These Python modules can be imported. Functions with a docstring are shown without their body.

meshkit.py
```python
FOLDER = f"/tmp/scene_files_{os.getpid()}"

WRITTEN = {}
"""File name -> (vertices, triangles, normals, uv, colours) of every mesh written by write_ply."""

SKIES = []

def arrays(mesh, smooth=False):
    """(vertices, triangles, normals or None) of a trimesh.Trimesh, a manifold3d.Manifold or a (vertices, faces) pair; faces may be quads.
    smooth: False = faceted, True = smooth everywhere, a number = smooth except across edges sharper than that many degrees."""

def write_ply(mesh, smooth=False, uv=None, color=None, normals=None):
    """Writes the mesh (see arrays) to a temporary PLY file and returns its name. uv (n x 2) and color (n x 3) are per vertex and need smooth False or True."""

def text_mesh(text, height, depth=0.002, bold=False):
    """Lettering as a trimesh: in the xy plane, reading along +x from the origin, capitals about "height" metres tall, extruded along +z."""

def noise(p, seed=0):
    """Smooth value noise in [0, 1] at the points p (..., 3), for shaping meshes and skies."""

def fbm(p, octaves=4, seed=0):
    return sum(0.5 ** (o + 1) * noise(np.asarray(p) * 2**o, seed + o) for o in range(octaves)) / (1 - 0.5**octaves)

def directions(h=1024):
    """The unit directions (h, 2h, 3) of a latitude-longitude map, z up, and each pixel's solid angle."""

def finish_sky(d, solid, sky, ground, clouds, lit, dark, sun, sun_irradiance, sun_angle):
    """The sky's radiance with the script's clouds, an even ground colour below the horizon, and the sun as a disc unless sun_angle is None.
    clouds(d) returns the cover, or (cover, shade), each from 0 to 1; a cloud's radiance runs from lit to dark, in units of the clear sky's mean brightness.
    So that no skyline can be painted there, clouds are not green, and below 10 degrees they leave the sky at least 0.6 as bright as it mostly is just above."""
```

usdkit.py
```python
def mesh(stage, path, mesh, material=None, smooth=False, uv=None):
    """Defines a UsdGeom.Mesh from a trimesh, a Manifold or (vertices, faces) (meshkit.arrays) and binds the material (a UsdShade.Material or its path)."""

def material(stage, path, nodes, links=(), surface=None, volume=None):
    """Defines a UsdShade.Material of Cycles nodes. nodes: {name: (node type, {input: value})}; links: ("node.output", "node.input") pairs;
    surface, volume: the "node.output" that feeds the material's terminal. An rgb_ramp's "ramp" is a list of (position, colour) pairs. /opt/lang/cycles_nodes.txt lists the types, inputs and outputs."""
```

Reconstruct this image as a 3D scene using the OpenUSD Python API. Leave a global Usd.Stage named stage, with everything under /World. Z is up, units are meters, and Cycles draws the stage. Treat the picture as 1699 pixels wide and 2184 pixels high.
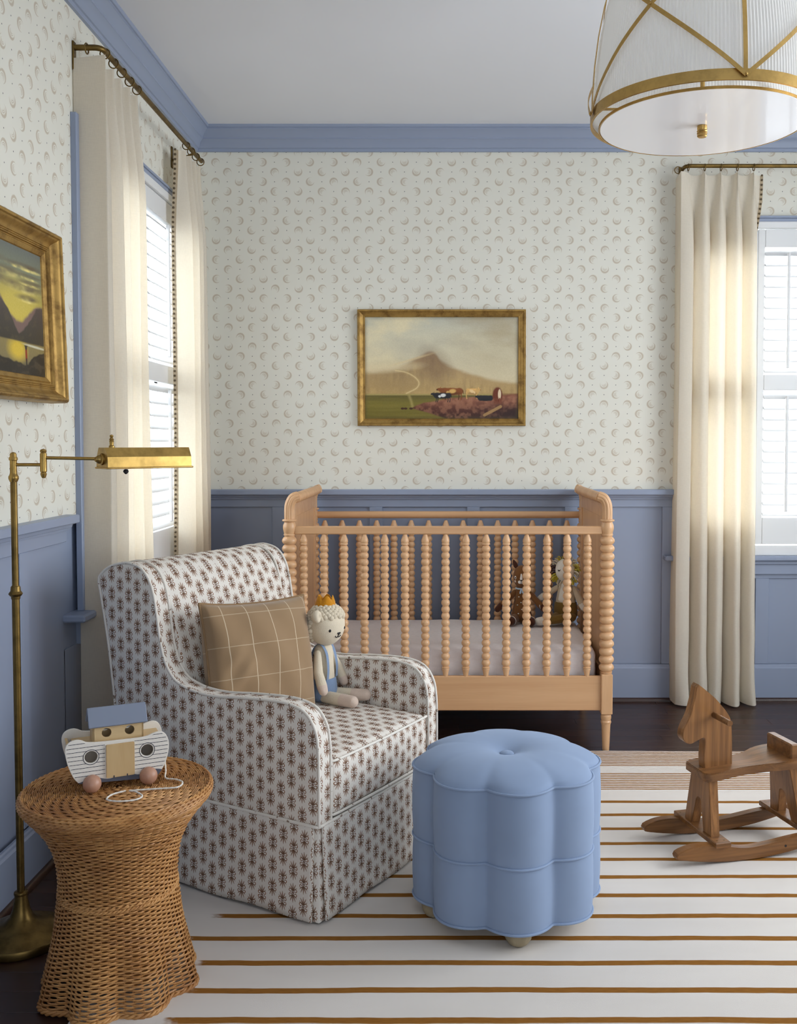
import math, random
import numpy as np, trimesh, manifold3d as m3, usdkit
from shapely.geometry import Polygon
from pxr import Usd, UsdGeom, UsdLux, UsdShade, Gf, Sdf, Vt

stage = Usd.Stage.CreateInMemory()
UsdGeom.SetStageUpAxis(stage, UsdGeom.Tokens.z)
UsdGeom.SetStageMetersPerUnit(stage, 1.0)
UsdGeom.Xform.Define(stage, '/World')
UsdGeom.Scope.Define(stage, '/World/Looks')
PI = math.pi
RNG = np.random.RandomState(7)
random.seed(7)

# ---------------------------------------------------------------- camera
IMG_W, IMG_H = 1699.0, 2184.0
FPX, PSI, THETA, CAMH = 2050.0, 0.0, math.radians(2.25), 1.30
PPY = 943 + FPX * math.tan(THETA)                     # row of the optical axis (the lens is shifted)
cam = UsdGeom.Camera.Define(stage, '/World/camera')
HA = 36.0
cam.CreateHorizontalApertureAttr(HA)
cam.CreateVerticalApertureAttr(HA * IMG_H / IMG_W)
cam.CreateFocalLengthAttr(FPX / IMG_W * HA)
cam.CreateHorizontalApertureOffsetAttr((IMG_W / 2 - 954.25) / IMG_W * HA)
cam.CreateVerticalApertureOffsetAttr((PPY - IMG_H / 2) / IMG_W * HA)
cam.CreateClippingRangeAttr(Gf.Vec2f(0.02, 100))
cam.CreateExposureAttr(0.95)
fw = np.array([-math.sin(PSI) * math.cos(THETA), math.cos(PSI) * math.cos(THETA), -math.sin(THETA)])
rt = np.array([math.cos(PSI), math.sin(PSI), 0.0])
up = np.cross(rt, fw)
cm = np.eye(4)
cm[0, :3], cm[1, :3], cm[2, :3], cm[3, :3] = rt, up, -fw, (0, 0, CAMH)
cam.AddTransformOp().Set(Gf.Matrix4d(*cm.ravel().tolist()))

# ---------------------------------------------------------------- light
XL, XR, YB, YF, HC = -1.24, 2.62, 4.80, -1.6, 2.84       # the room

def rect_light(name, pos, aim, w, h, intensity, color):
    l = UsdLux.RectLight.Define(stage, '/World/' + name)
    l.CreateWidthAttr(w); l.CreateHeightAttr(h); l.CreateIntensityAttr(intensity); l.CreateColorAttr(Gf.Vec3f(*color))
    d = np.array(aim, float); d /= np.linalg.norm(d)
    x = np.cross(np.array([0, 0, 1.0]), -d)
    x = x / np.linalg.norm(x) if np.linalg.norm(x) > 1e-6 else np.array([1.0, 0, 0])
    y = np.cross(-d, x)
    m = np.eye(4); m[0, :3], m[1, :3], m[2, :3], m[3, :3] = x, y, -d, pos
    l.AddTransformOp().Set(Gf.Matrix4d(*m.ravel().tolist()))
    return l

dome = UsdLux.DomeLight.Define(stage, '/World/sky')
dome.CreateIntensityAttr(0.3); dome.CreateColorAttr(Gf.Vec3f(0.80, 0.90, 1.0))
# daylight outside each window
rect_light('daylight', (XL - 0.55, 3.90, 1.75), (1, 0, -0.12), 3.0, 2.6, 3.6, (0.93, 0.97, 1.0))
rect_light('daylight_001', (1.82, YB + 0.55, 1.75), (0, -1, -0.12), 3.0, 2.6, 5.2, (0.96, 0.98, 1.0))
rect_light('daylight_002', (XR + 0.4, 2.5, 1.65), (-1, 0, -0.1), 2.6, 1.9, 2.7, (0.94, 0.97, 1.0))
rect_light('daylight_003', (0.9, YF - 0.4, 1.5), (0, 1, -0.05), 2.0, 2.2, 0.42, (0.96, 0.98, 1.0))

# ---------------------------------------------------------------- helpers: prims
used = {}
def numbered(parent, name):
    k = (parent, name); n = used.get(k, 0); used[k] = n + 1
    return f'{parent}/{name}' + (f'_{n:03d}' if n else '')

def tag(prim, label=None, cat=None, group=None, kind=None):
    for k, v in (('label', label), ('category', cat), ('group', group), ('kind', kind)):
        if v: prim.SetCustomDataByKey(k, v)

def thing(name, label, cat, loc=(0, 0, 0), rotz=0.0, group=None, kind=None):
    x = UsdGeom.Xform.Define(stage, numbered('/World', name))
    x.AddTranslateOp().Set(Gf.Vec3d(*map(float, loc)))
    if rotz: x.AddRotateZOp().Set(float(math.degrees(rotz)))
    tag(x.GetPrim(), label, cat, group, kind)
    return str(x.GetPath())

def obj(name, mesh, mat, parent='/World', smooth=35, pat=None, label=None, cat=None, group=None, kind=None, col=None):
    """ONE mesh prim. pat: n x 2 or n x 3 pattern coordinates, col: n x 3 colours (both per vertex)."""
    path = numbered(parent, name)
    if isinstance(mesh, list): mesh = trimesh.util.concatenate([tm(m) for m in mesh])
    if pat is not None or col is not None: smooth = bool(smooth)
    m = usdkit.mesh(stage, path, mesh, mat, smooth=smooth)
    if pat is not None:
        pat = np.asarray(pat, np.float32)
        if pat.shape[1] == 2: pat = np.hstack([pat, np.zeros((len(pat), 1), np.float32)])
        UsdGeom.PrimvarsAPI(m).CreatePrimvar('pat', Sdf.ValueTypeNames.Vector3fArray, 'vertex').Set(Vt.Vec3fArray.FromNumpy(pat))
    if col is not None:
        UsdGeom.PrimvarsAPI(m).CreatePrimvar('paint', Sdf.ValueTypeNames.Color3fArray, 'vertex').Set(Vt.Vec3fArray.FromNumpy(np.asarray(col, np.float32)))
    tag(m.GetPrim(), label, cat, group, kind)
    return path

# ---------------------------------------------------------------- helpers: meshes
def tm(m):
    if isinstance(m, trimesh.Trimesh): return m
    if hasattr(m, 'to_mesh'):
        q = m.to_mesh(); return trimesh.Trimesh(q.vert_properties[:, :3], q.tri_verts, process=False)
    v, f = m; f = np.asarray(f)
    if f.shape[1] == 4: f = np.vstack([f[:, [0, 1, 2]], f[:, [0, 2, 3]]])
    return trimesh.Trimesh(np.asarray(v, float), f, process=False)

def xf(mesh, loc=(0, 0, 0), rot=(0, 0, 0), scale=1.0):
    m = tm(mesh).copy()
    M = trimesh.transformations.compose_matrix(scale=[scale] * 3 if np.isscalar(scale) else scale, angles=rot, translate=loc)
    m.apply_transform(M)
    return m

def box(x0, x1, y0, y1, z0, z1, b=0.002):
    x0, x1 = min(x0, x1), max(x0, x1); y0, y1 = min(y0, y1), max(y0, y1); z0, z1 = min(z0, z1), max(z0, z1)
    b = min(b, (x1 - x0) / 2.5, (y1 - y0) / 2.5, (z1 - z0) / 2.5)
    if b <= 0: return trimesh.creation.box(bounds=[[x0, y0, z0], [x1, y1, z1]])
    c, h = np.array([x0 + x1, y0 + y1, z0 + z1]) / 2, np.array([x1 - x0, y1 - y0, z1 - z0]) / 2
    P = []
    for sx in (-1, 1):
        for sy in (-1, 1):
            for sz in (-1, 1):
                s = np.array([sx, sy, sz])
                for k in range(3):
                    o = h - b; o = o.copy(); o[k] = h[k]
                    P.append(c + s * o)
    return trimesh.convex.convex_hull(np.array(P))

def lathe(profile, n=32, arc=2 * PI):
    """profile: (r, z) from one end to the other; closed where r is 0."""
    pr = np.array(profile, float); k = len(pr)
    th = np.arange(n) / n * 2 * PI
    v = np.stack([pr[None, :, 0] * np.cos(th)[:, None], pr[None, :, 0] * np.sin(th)[:, None], np.broadcast_to(pr[None, :, 1], (n, k))], -1).reshape(-1, 3)
    i, j = np.meshgrid(np.arange(n), np.arange(k - 1), indexing='ij')
    a = i * k + j; b = ((i + 1) % n) * k + j
    q = np.stack([a, b, b + 1, a + 1], -1).reshape(-1, 4)
    m = tm((v, q)); m.merge_vertices(); m.update_faces(m.nondegenerate_faces()); m.remove_unreferenced_vertices()
    if m.volume < 0: m.invert()
    return m

def grid_mesh(P, closed_u=False, closed_v=False, flip=False):
    """P: nu x nv x 3"""
    nu, nv = P.shape[:2]
    i, j = np.meshgrid(np.arange(nu if closed_u else nu - 1), np.arange(nv if closed_v else nv - 1), indexing='ij')
    a, b = i * nv + j, ((i + 1) % nu) * nv + j
    c, d = ((i + 1) % nu) * nv + (j + 1) % nv, i * nv + (j + 1) % nv
    q = np.stack([a, b, c, d], -1).reshape(-1, 4)
    if flip: q = q[:, ::-1]
    return tm((P.reshape(-1, 3), q))

def tube(points, r, sides=8, closed=False, cap=True):
    p = np.asarray(points, float); n = len(p)
    if closed: t = np.roll(p, -1, 0) - np.roll(p, 1, 0)
    else: t = np.gradient(p, axis=0)
    t /= np.linalg.norm(t, axis=1, keepdims=True) + 1e-12
    a = np.zeros_like(t)
    ref = np.array([0, 0, 1.0]) if abs(t[0, 2]) < 0.9 else np.array([1.0, 0, 0])
    x = np.cross(t[0], ref); x /= np.linalg.norm(x)
    for k in range(n):                                              # parallel transport
        x = x - t[k] * (x @ t[k]); x /= np.linalg.norm(x) + 1e-12; a[k] = x
    b = np.cross(t, a)
    th = np.arange(sides) / sides * 2 * PI
    rr = np.broadcast_to(np.asarray(r, float), (n,))
    v = p[:, None] + rr[:, None, None] * (np.cos(th)[None, :, None] * a[:, None] + np.sin(th)[None, :, None] * b[:, None])
    m = grid_mesh(v, closed_u=closed, closed_v=True)
    if not closed and cap:
        f = list(m.faces); vv = list(m.vertices)
        for base, end, c in ((0, False, p[0]), ((n - 1) * sides, True, p[-1])):
            ci = len(vv); vv.append(c)
            for k in range(sides):
                e = [base + k, base + (k + 1) % sides, ci]
                f.append(e if end else e[::-1])
        m = trimesh.Trimesh(np.array(vv), np.array(f), process=False)
    if m.volume < 0: m.invert()
    return m

def rod(p, q, r, n=16, r2=None):
    p, q = np.array(p, float), np.array(q, float)
    return tube(np.array([p, p + (q - p) * .02, q - (q - p) * .02, q]), [r, r, r2 or r, r2 or r], n)

def extrude(poly, h, b=0.0):
    """poly (points or shapely) in xy, extruded 0..h in z, edges chamfered by b."""
    P = poly if isinstance(poly, Polygon) else Polygon(poly)
    if b <= 0: return trimesh.creation.extrude_polygon(P, h, engine='earcut')
    def cs(Q):
        return m3.CrossSection([np.array(r.coords)[:-1] for r in [Q.exterior, *Q.interiors]], m3.FillRule.EvenOdd)
    body = m3.Manifold.extrude(cs(P.buffer(-b, join_style=2)), h)
    mid = m3.Manifold.extrude(cs(P), h - 2 * b).translate([0, 0, b])
    def ring(z0, z1, q0, q1):
        return None
    lay = [body, mid]
    for k in (1 / 3, 2 / 3):
        a = b * (1 - math.sqrt(1 - (1 - k) ** 2))
        z = b * k
        lay.append(m3.Manifold.extrude(cs(P.buffer(-a, join_style=2)), h - 2 * z).translate([0, 0, z]))
    r = lay[0]
    for l in lay[1:]: r = r + l
    return tm(r)

def torus(R, r, n=24, m=8):
    th = np.arange(n) / n * 2 * PI
    return tube(np.stack([R * np.cos(th), R * np.sin(th), 0 * th], -1), r, m, closed=True)

def ball(c, r, sub=2):
    m = trimesh.creation.icosphere(sub, 1.0); m.vertices = m.vertices * np.asarray(r) + np.asarray(c); return m

def blob(bones, edge=0.006, it=8, seg=20):
    """One continuous body: hulls of the spheres at both ends of each bone, united and smoothed. bones: (p, rp, q, rq); r may be a 3-vector."""
    def sp(p, r):
        s = m3.Manifold.sphere(1.0, seg).scale([float(x) for x in np.broadcast_to(r, (3,))])
        return s.translate([float(x) for x in p])
    out = None
    for p, rp, q, rq in bones:
        h = m3.Manifold.batch_hull([sp(p, rp), sp(q, rq)])
        out = h if out is None else out + h
    m = tm(out.refine_to_length(edge)); m.merge_vertices()
    if it: trimesh.smoothing.filter_taubin(m, iterations=it)
    return m

def spline(pts, n):
    """Catmull-Rom through pts, n samples evenly spaced along it."""
    P = np.asarray(pts, float); P = np.vstack([2 * P[0] - P[1], P, 2 * P[-1] - P[-2]])
    out = []
    for k in range(1, len(P) - 2):
        t = np.linspace(0, 1, 24, endpoint=False)[:, None]
        a, b, c, d = P[k - 1], P[k], P[k + 1], P[k + 2]
        out.append(0.5 * (2 * b + (c - a) * t + (2 * a - 5 * b + 4 * c - d) * t ** 2 + (3 * b - a - 3 * c + d) * t ** 3))
    out = np.vstack(out + [P[-2][None]])
    return resample(out, n)

def resample(P, n, closed=False):
    P = np.asarray(P, float)
    if closed: P = np.vstack([P, P[:1]])
    s = np.r_[0, np.cumsum(np.linalg.norm(np.diff(P, axis=0), axis=1))]
    x = np.linspace(0, s[-1], n, endpoint=not closed)
    return np.stack([np.interp(x, s, P[:, k]) for k in range(P.shape[1])], 1)

# ---------------------------------------------------------------- helpers: materials
def srgb(r, g, b):
    c = np.array([r, g, b], float) / 255
    return tuple(float(x) for x in np.where(c <= 0.04045, c / 12.92, ((c + 0.055) / 1.055) ** 2.4))

class V:
    """A value in a node graph; arithmetic on it adds math nodes."""
    def __init__(s, g, ref): s.g, s.ref = g, ref
    def _m(s, op, a, b=None, c=None): return s.g.math(op, a, b, c)
    def __add__(s, o): return s._m('add', s, o)
    __radd__ = __add__
    def __sub__(s, o): return s._m('subtract', s, o)
    def __rsub__(s, o): return s._m('subtract', o, s)
    def __mul__(s, o): return s._m('multiply', s, o)
    __rmul__ = __mul__
    def __truediv__(s, o): return s._m('divide', s, o)
    def __rtruediv__(s, o): return s._m('divide', o, s)
    def __neg__(s): return s._m('multiply', s, -1.0)

class Gr:
    def __init__(s): s.nodes, s.links, s.k = {}, [], 0
    def node(s, kind, out, **inp):
        s.k += 1; n = f'n{s.k}'; const = {}
        for k, v in inp.items():
            if isinstance(v, V): s.links.append((v.ref, f'{n}.{k}'))
            elif v is not None: const[k] = v
        s.nodes[n] = (kind, const)
        return V(s, f'{n}.{out}')
    def math(s, op, a, b=None, c=None): return s.node('math', 'value', math_type=op, value1=a, value2=b, value3=c)
    def pos(s): return s.node('geometry', 'position')
    def objc(s): return s.node('texture_coordinate', 'object')
    def attr(s, name='pat', out='vector'): return s.node('attribute', out, attribute=name)
    def xyz(s, v):
        a = s.node('separate_xyz', 'x', vector=v); n = a.ref.split('.')[0]
        return a, V(s, n + '.y'), V(s, n + '.z')
    def vec(s, x=0.0, y=0.0, z=0.0): return s.node('combine_xyz', 'vector', x=x, y=y, z=z)
    def sin(s, a): return s.math('sine', a)
    def cos(s, a): return s.math('cosine', a)
    def atan2(s, a, b): return s.math('arctan2', a, b)
    def floor(s, a): return s.math('floor', a)
    def fract(s, a): return s.math('fraction', a)
    def abs(s, a): return s.math('absolute', a)
    def sqrt(s, a): return s.math('sqrt', a)
    def min(s, a, b): return s.math('minimum', a, b)
    def max(s, a, b): return s.math('maximum', a, b)
    def mod(s, a, b): return s.math('floored_modulo', a, b)
    def lt(s, a, b): return s.math('less_than', a, b)
    def hyp(s, a, b): return s.sqrt(a * a + b * b)
    def step(s, a, lo, hi, t0=0.0, t1=1.0): return s.node('map_range', 'result', range_type='smoothstep', value=a, from_min=lo, from_max=hi, to_min=t0, to_max=t1, clamp=True)
    def inside(s, d, e=0.0006): return s.step(d, -e, e, 1.0, 0.0)        # 1 where the distance d is negative
    def mix(s, f, a, b): return s.node('mix_color', 'result', fac=f, a=a, b=b)
    def noise(s, vec, scale=5.0, detail=2.0, rough=0.5, out='fac', dist=0.0): return s.node('noise_texture', out, vector=vec, scale=scale, detail=detail, roughness=rough, distortion=dist)
    def white(s, vec): return s.node('white_noise_texture', 'value', dimensions='3D', vector=vec)
    def scale(s, vec, sx, sy, sz): return s.node('mapping', 'vector', vector=vec, scale=(sx, sy, sz))
    def bump(s, h, strength=0.3, dist=0.002): return s.node('bump', 'normal', height=h, strength=strength, distance=dist)
    def rand(s): return s.node('object_info', 'random')
    def hsv(s, col, hue=0.5, sat=1.0, val=1.0): return s.node('hsv', 'color', hue=hue, saturation=sat, value=val, color=col)
    def ramp(s, f, stops): return s.node('rgb_ramp', 'color', fac=f, ramp=stops)
    def principled(s, name, base, roughness=0.5, **kw):
        o = s.node('principled_bsdf', 'BSDF', base_color=base, roughness=roughness, **kw)
        return s.done(name, o)
    def done(s, name, o): return usdkit.material(stage, '/World/Looks/' + name, s.nodes, s.links, surface=o.ref)

def plain(name, col, roughness=0.5, **kw): return Gr().principled(name, col, roughness, **kw)
# ================================================================ materials of the room
def wallpaper(name, horiz, ox, oz):
    """Crescents of dashes and small dots, alternating on a grid; flat print. horiz: which world axis runs along the wall."""
    g = Gr(); x, y, z = g.xyz(g.pos()); h = x if horiz == 'x' else y
    PX, PZ = 0.0583, 0.04765
    a, b = (h - ox) / PX + 0.5, (z - oz) / PZ + 0.5
    ia, ib = g.floor(a), g.floor(b)
    lx, lz = (a - ia - 0.5) * PX, (b - ib - 0.5) * PZ
    par = g.mod(ia + ib, 2.0)                                     # 0: dot, 1: crescent
    par = g.step(par, 0.4, 0.6)
    rot = g.white(g.vec(ia, ib, 3.0)) * (2 * PI)
    c, s = g.cos(rot), g.sin(rot)
    px, py = lx * c - lz * s, lx * s + lz * c
    R = 0.0214
    ang = g.atan2(py, px)
    r = g.hyp(px, py)
    teeth = g.sin(ang * 34.0)
    d0 = r - (R - 0.0009 + teeth * 0.0009)
    band = g.max(d0, 0.0164 - g.hyp(px - 0.0060, py))             # outer crescent, open on one side
    fringe = g.step(teeth, -0.3, -0.8) * g.step(r, 0.0172, 0.0188)
    m1 = g.inside(band, 0.0004) * (1.0 - fringe * 0.6)
    bead = g.inside(g.abs(g.hyp(px - 0.0044, py) - 0.0163) - 0.0009, 0.0003) * g.step(g.sin(ang * 26.0), -0.1, 0.4)
    m1 = m1 * (1.0 - bead * 0.8)
    in2 = g.max(g.hyp(px - 0.0030, py) - 0.0108, 0.0096 - g.hyp(px - 0.0052, py))
    in3 = g.max(g.hyp(px - 0.0040, py) - 0.0062, 0.0056 - g.hyp(px - 0.0066, py))
    m = g.max(g.max(m1, g.inside(in2, 0.0004) * 0.9), g.inside(in3, 0.0004) * 0.85) * par
    n = g.noise(g.pos(), 900.0, 2.0, 0.6)
    m = m * g.step(n, 0.25, 0.6, 0.55, 0.95)
    dot = g.inside(g.hyp(lx, lz) - 0.0021) * (1.0 - par)
    tone = g.noise(g.pos(), 3.0, 2.0)
    base = g.mix(tone, srgb(228, 226, 215), srgb(222, 220, 209))
    col = g.mix(m * 0.85, base, srgb(186, 170, 148))
    col = g.mix(dot * 0.9, col, srgb(52, 52, 60))
    weave = g.noise(g.scale(g.pos(), 1, 1, 1), 500.0, 1.0)
    return g.principled(name, col, 0.75, specular_ior_level=0.2, normal=g.bump(weave, 0.08, 0.0008))

M = {}
M['paper_back'] = wallpaper('wallpaper_back', 'x', -1.204, 2.680)
M['paper_left'] = wallpaper('wallpaper_left', 'y', 3.072, 2.654)

def painted(name, col, rough=0.38):
    g = Gr(); n = g.noise(g.pos(), 60.0, 3.0); k = g.noise(g.pos(), 2.0, 1.0)
    return g.principled(name, g.mix(k, col, tuple(c * 0.94 for c in col)), rough, normal=g.bump(n, 0.06, 0.001))
BLUE = srgb(146, 157, 180)
M['blue'] = painted('blue_paint', BLUE)
M['white_trim'] = painted('white_trim_paint', srgb(228, 229, 230), 0.35)
M['ceiling'] = painted('ceiling_paint', srgb(226, 228, 234), 0.9)
M['plaster'] = painted('plain_plaster', srgb(224, 222, 212), 0.9)

def wood(name, ca, cb, along='x', scale=14.0, stretch=0.06, rough=0.4, bump=0.08, coords='obj', vary=0.0, **kw):
    g = Gr(); c = g.objc() if coords == 'obj' else g.pos()
    s = {'x': (stretch, 1, 1), 'y': (1, stretch, 1), 'z': (1, 1, stretch)}[along]
    v = g.scale(c, *s)
    if vary:
        r = g.rand(); x, y, z = g.xyz(v); v = g.vec(x + r * 7.0, y + r * 13.0, z + r * 3.0)
    n1 = g.noise(v, scale, 6.0, 0.6, dist=0.6); n2 = g.noise(v, scale * 9, 3.0, 0.6)
    f = g.step(n1, 0.3, 0.7) * 0.65 + n2 * 0.35
    col = g.mix(f, ca, cb)
    if vary: col = g.hsv(col, 0.5, 1.0, 1.0 - vary + g.rand() * (2 * vary))
    return g.principled(name, col, rough, normal=g.bump(n2, bump, 0.001), **kw)
M['plank'] = wood('dark_floor_wood', srgb(66, 42, 34), srgb(44, 27, 22), 'x', 9.0, 0.08, 0.34, 0.06, vary=0.18, coords='world')
M['maple'] = wood('pale_maple_wood', srgb(222, 180, 138), srgb(206, 160, 116), 'z', 16.0, 0.08, 0.32, 0.04)
M['maple_x'] = wood('pale_maple_rail_wood', srgb(218, 174, 130), srgb(200, 152, 108), 'x', 16.0, 0.05, 0.34, 0.04)
M['walnut'] = wood('walnut_toy_wood', srgb(142, 96, 52), srgb(84, 52, 26), 'x', 42.0, 0.05, 0.36, 0.06)
M['walnut_z'] = wood('walnut_toy_wood_upright', srgb(162, 112, 64), srgb(98, 62, 32), 'z', 60.0, 0.035, 0.36, 0.06)
M['birch'] = wood('birch_plywood', srgb(214, 186, 140), srgb(198, 166, 120), 'x', 24.0, 0.15, 0.5, 0.05)
M['birch_z'] = wood('birch_plywood_upright', srgb(208, 178, 130), srgb(196, 162, 114), 'z', 24.0, 0.15, 0.5, 0.05)
M['beech'] = wood('beech_wheel_wood', srgb(190, 146, 122), srgb(172, 124, 100), 'z', 30.0, 0.2, 0.4, 0.03)

def metal(name, col, rough=0.3, tarnish=0.35):
    g = Gr(); n = g.noise(g.pos(), 25.0, 4.0, 0.6); f = g.step(n, 0.35, 0.75)
    return g.principled(name, g.mix(f, col, tuple(c * (1 - tarnish) for c in col)), rough + g.noise(g.pos(), 60.0, 2.0) * 0.15, metallic=1.0)
M['brass'] = metal('antique_brass', srgb(178, 146, 84), 0.28, 0.35)
M['brass_dark'] = metal('dark_antique_brass', srgb(128, 104, 60), 0.34, 0.4)
M['brass_bright'] = metal('satin_brass', srgb(200, 164, 98), 0.3, 0.2)
M['gilt'] = Gr().principled('old_gilt', srgb(150, 118, 62), 0.42, metallic=0.75)
def gilt():
    g = Gr(); n = g.noise(g.pos(), 18.0, 5.0, 0.65); n2 = g.noise(g.pos(), 120.0, 3.0)
    return g.principled('old_gilt_worn', g.mix(g.step(n, 0.4, 0.72), srgb(172, 138, 76), srgb(118, 88, 44)), 0.4 + n2 * 0.2, metallic=0.7, normal=g.bump(n2, 0.15, 0.001))
M['gilt'] = gilt()

def linen(name, col, transl=0.45, scale=1.0):
    g = Gr(); x, y, z = g.xyz(g.pos())
    n = g.noise(g.scale(g.pos(), 900, 900, 60), 1.0, 2.0); n2 = g.noise(g.scale(g.pos(), 60, 60, 900), 1.0, 2.0)
    h = n * 0.5 + n2 * 0.5
    c = g.mix(g.step(h, 0.35, 0.65), col, tuple(k * 0.93 for k in col))
    nor = g.bump(h, 0.12, 0.0008)
    a = g.node('principled_bsdf', 'BSDF', base_color=c, roughness=0.85, specular_ior_level=0.15, normal=nor)
    t = g.node('translucent_bsdf', 'BSDF', color=g.mix(0.5, c, srgb(252, 236, 204)), normal=nor)
    return g.done(name, g.node('mix_closure', 'closure', fac=transl, closure1=a, closure2=t))
M['curtain'] = linen('cream_linen', srgb(240, 233, 220), 0.42)
M['sheet'] = linen('white_cotton_sheet', srgb(242, 236, 236), 0.05)

def panes():
    g = Gr(); a = g.node('transparent_bsdf', 'BSDF', color=(0.97, 0.98, 0.98)); b = g.node('glossy_bsdf', 'BSDF', roughness=0.02, color=(1, 1, 1))
    return g.done('window_glass', g.node('mix_closure', 'closure', fac=g.math('power', g.node('layer_weight', 'facing', blend=0.5), 4.0) * 0.6 + 0.04, closure1=a, closure2=b))
M['pane'] = panes()

# ================================================================ the room
def S(name, mesh, mat, label=None, parent='/World', cat=None, **kw):
    kind = 'structure' if parent == '/World' else None
    return obj(name, mesh, mat, parent, label=label, cat=cat, kind=kind, **kw)
def SX(name, label, cat=None): return thing(name, label, cat, kind='structure')

# floor: dark boards running along the back wall; the plain slab goes on under the rug and out of view
fl = SX('floor', 'dark brown hardwood floor of narrow boards', 'floor')
obj('subfloor', box(XL - 0.2, XR + 0.2, YF - 0.2, YB + 0.2, -0.12, -0.012, 0), M['plank'], fl)
PW = 0.083
rp = np.random.RandomState(3)
yy, row = YB, 0
while yy > 1.55:
    x = XL - 0.4 * rp.rand()
    under = yy < 3.98 and yy - PW > 1.9
    xmax = -0.72 if under else XR
    while x < xmax:
        L = 0.7 + 0.9 * rp.rand(); x1 = min(x + L, XR)
        if under: x1 = min(x1, -0.70)
        if x1 - max(x, XL) > 0.03:
            obj('floor_board', box(max(x, XL) + 0.0004, x1 - 0.0004, yy - PW + 0.0005, yy - 0.0005, -0.012, 0.0 - 0.0004 * rp.rand(), 0.0012), M['plank'], fl)
        x += L
    yy -= PW; row += 1
obj('board_field', box(-0.70, XR, 1.9, 3.98, -0.012, -0.002, 0), M['plank'], fl)
obj('board_field', box(XL, XR, YF, 1.56, -0.012, -0.0005, 0), M['plank'], fl)

S('ceiling', box(XL - 0.2, XR + 0.2, YF - 0.2, YB + 0.2, HC, HC + 0.12, 0), M['ceiling'], 'smooth white painted ceiling', cat='ceiling')

# openings: left window y 3.31..4.49, right window x 1.205..2.44, both z 0.735..2.40
WZ0, WZ1 = 0.735, 2.385
LW0, LW1, RW0, RW1 = 3.31, 4.49, 1.205, 2.44
T = 0.14
def wall_with_hole(axis, at, out, lo, hi, z0, z1, holes, mat, par):
    """Boxes of one wall around its openings. axis 'x': the wall runs along x at y = at."""
    def bx(a0, a1, c0, c1):
        if a1 - a0 < 1e-6 or c1 - c0 < 1e-6: return None
        return box(a0, a1, at, at + out, c0, c1, 0) if axis == 'x' else box(at, at + out, a0, a1, c0, c1, 0)
    parts, a = [], lo
    for h0, h1, k0, k1 in holes:
        parts += [bx(a, h0, z0, z1), bx(h0, h1, z0, max(z0, k0)), bx(h0, h1, min(k1, z1), z1)]; a = h1
    parts.append(bx(a, hi, z0, z1))
    return [p for p in parts if p is not None]

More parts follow.
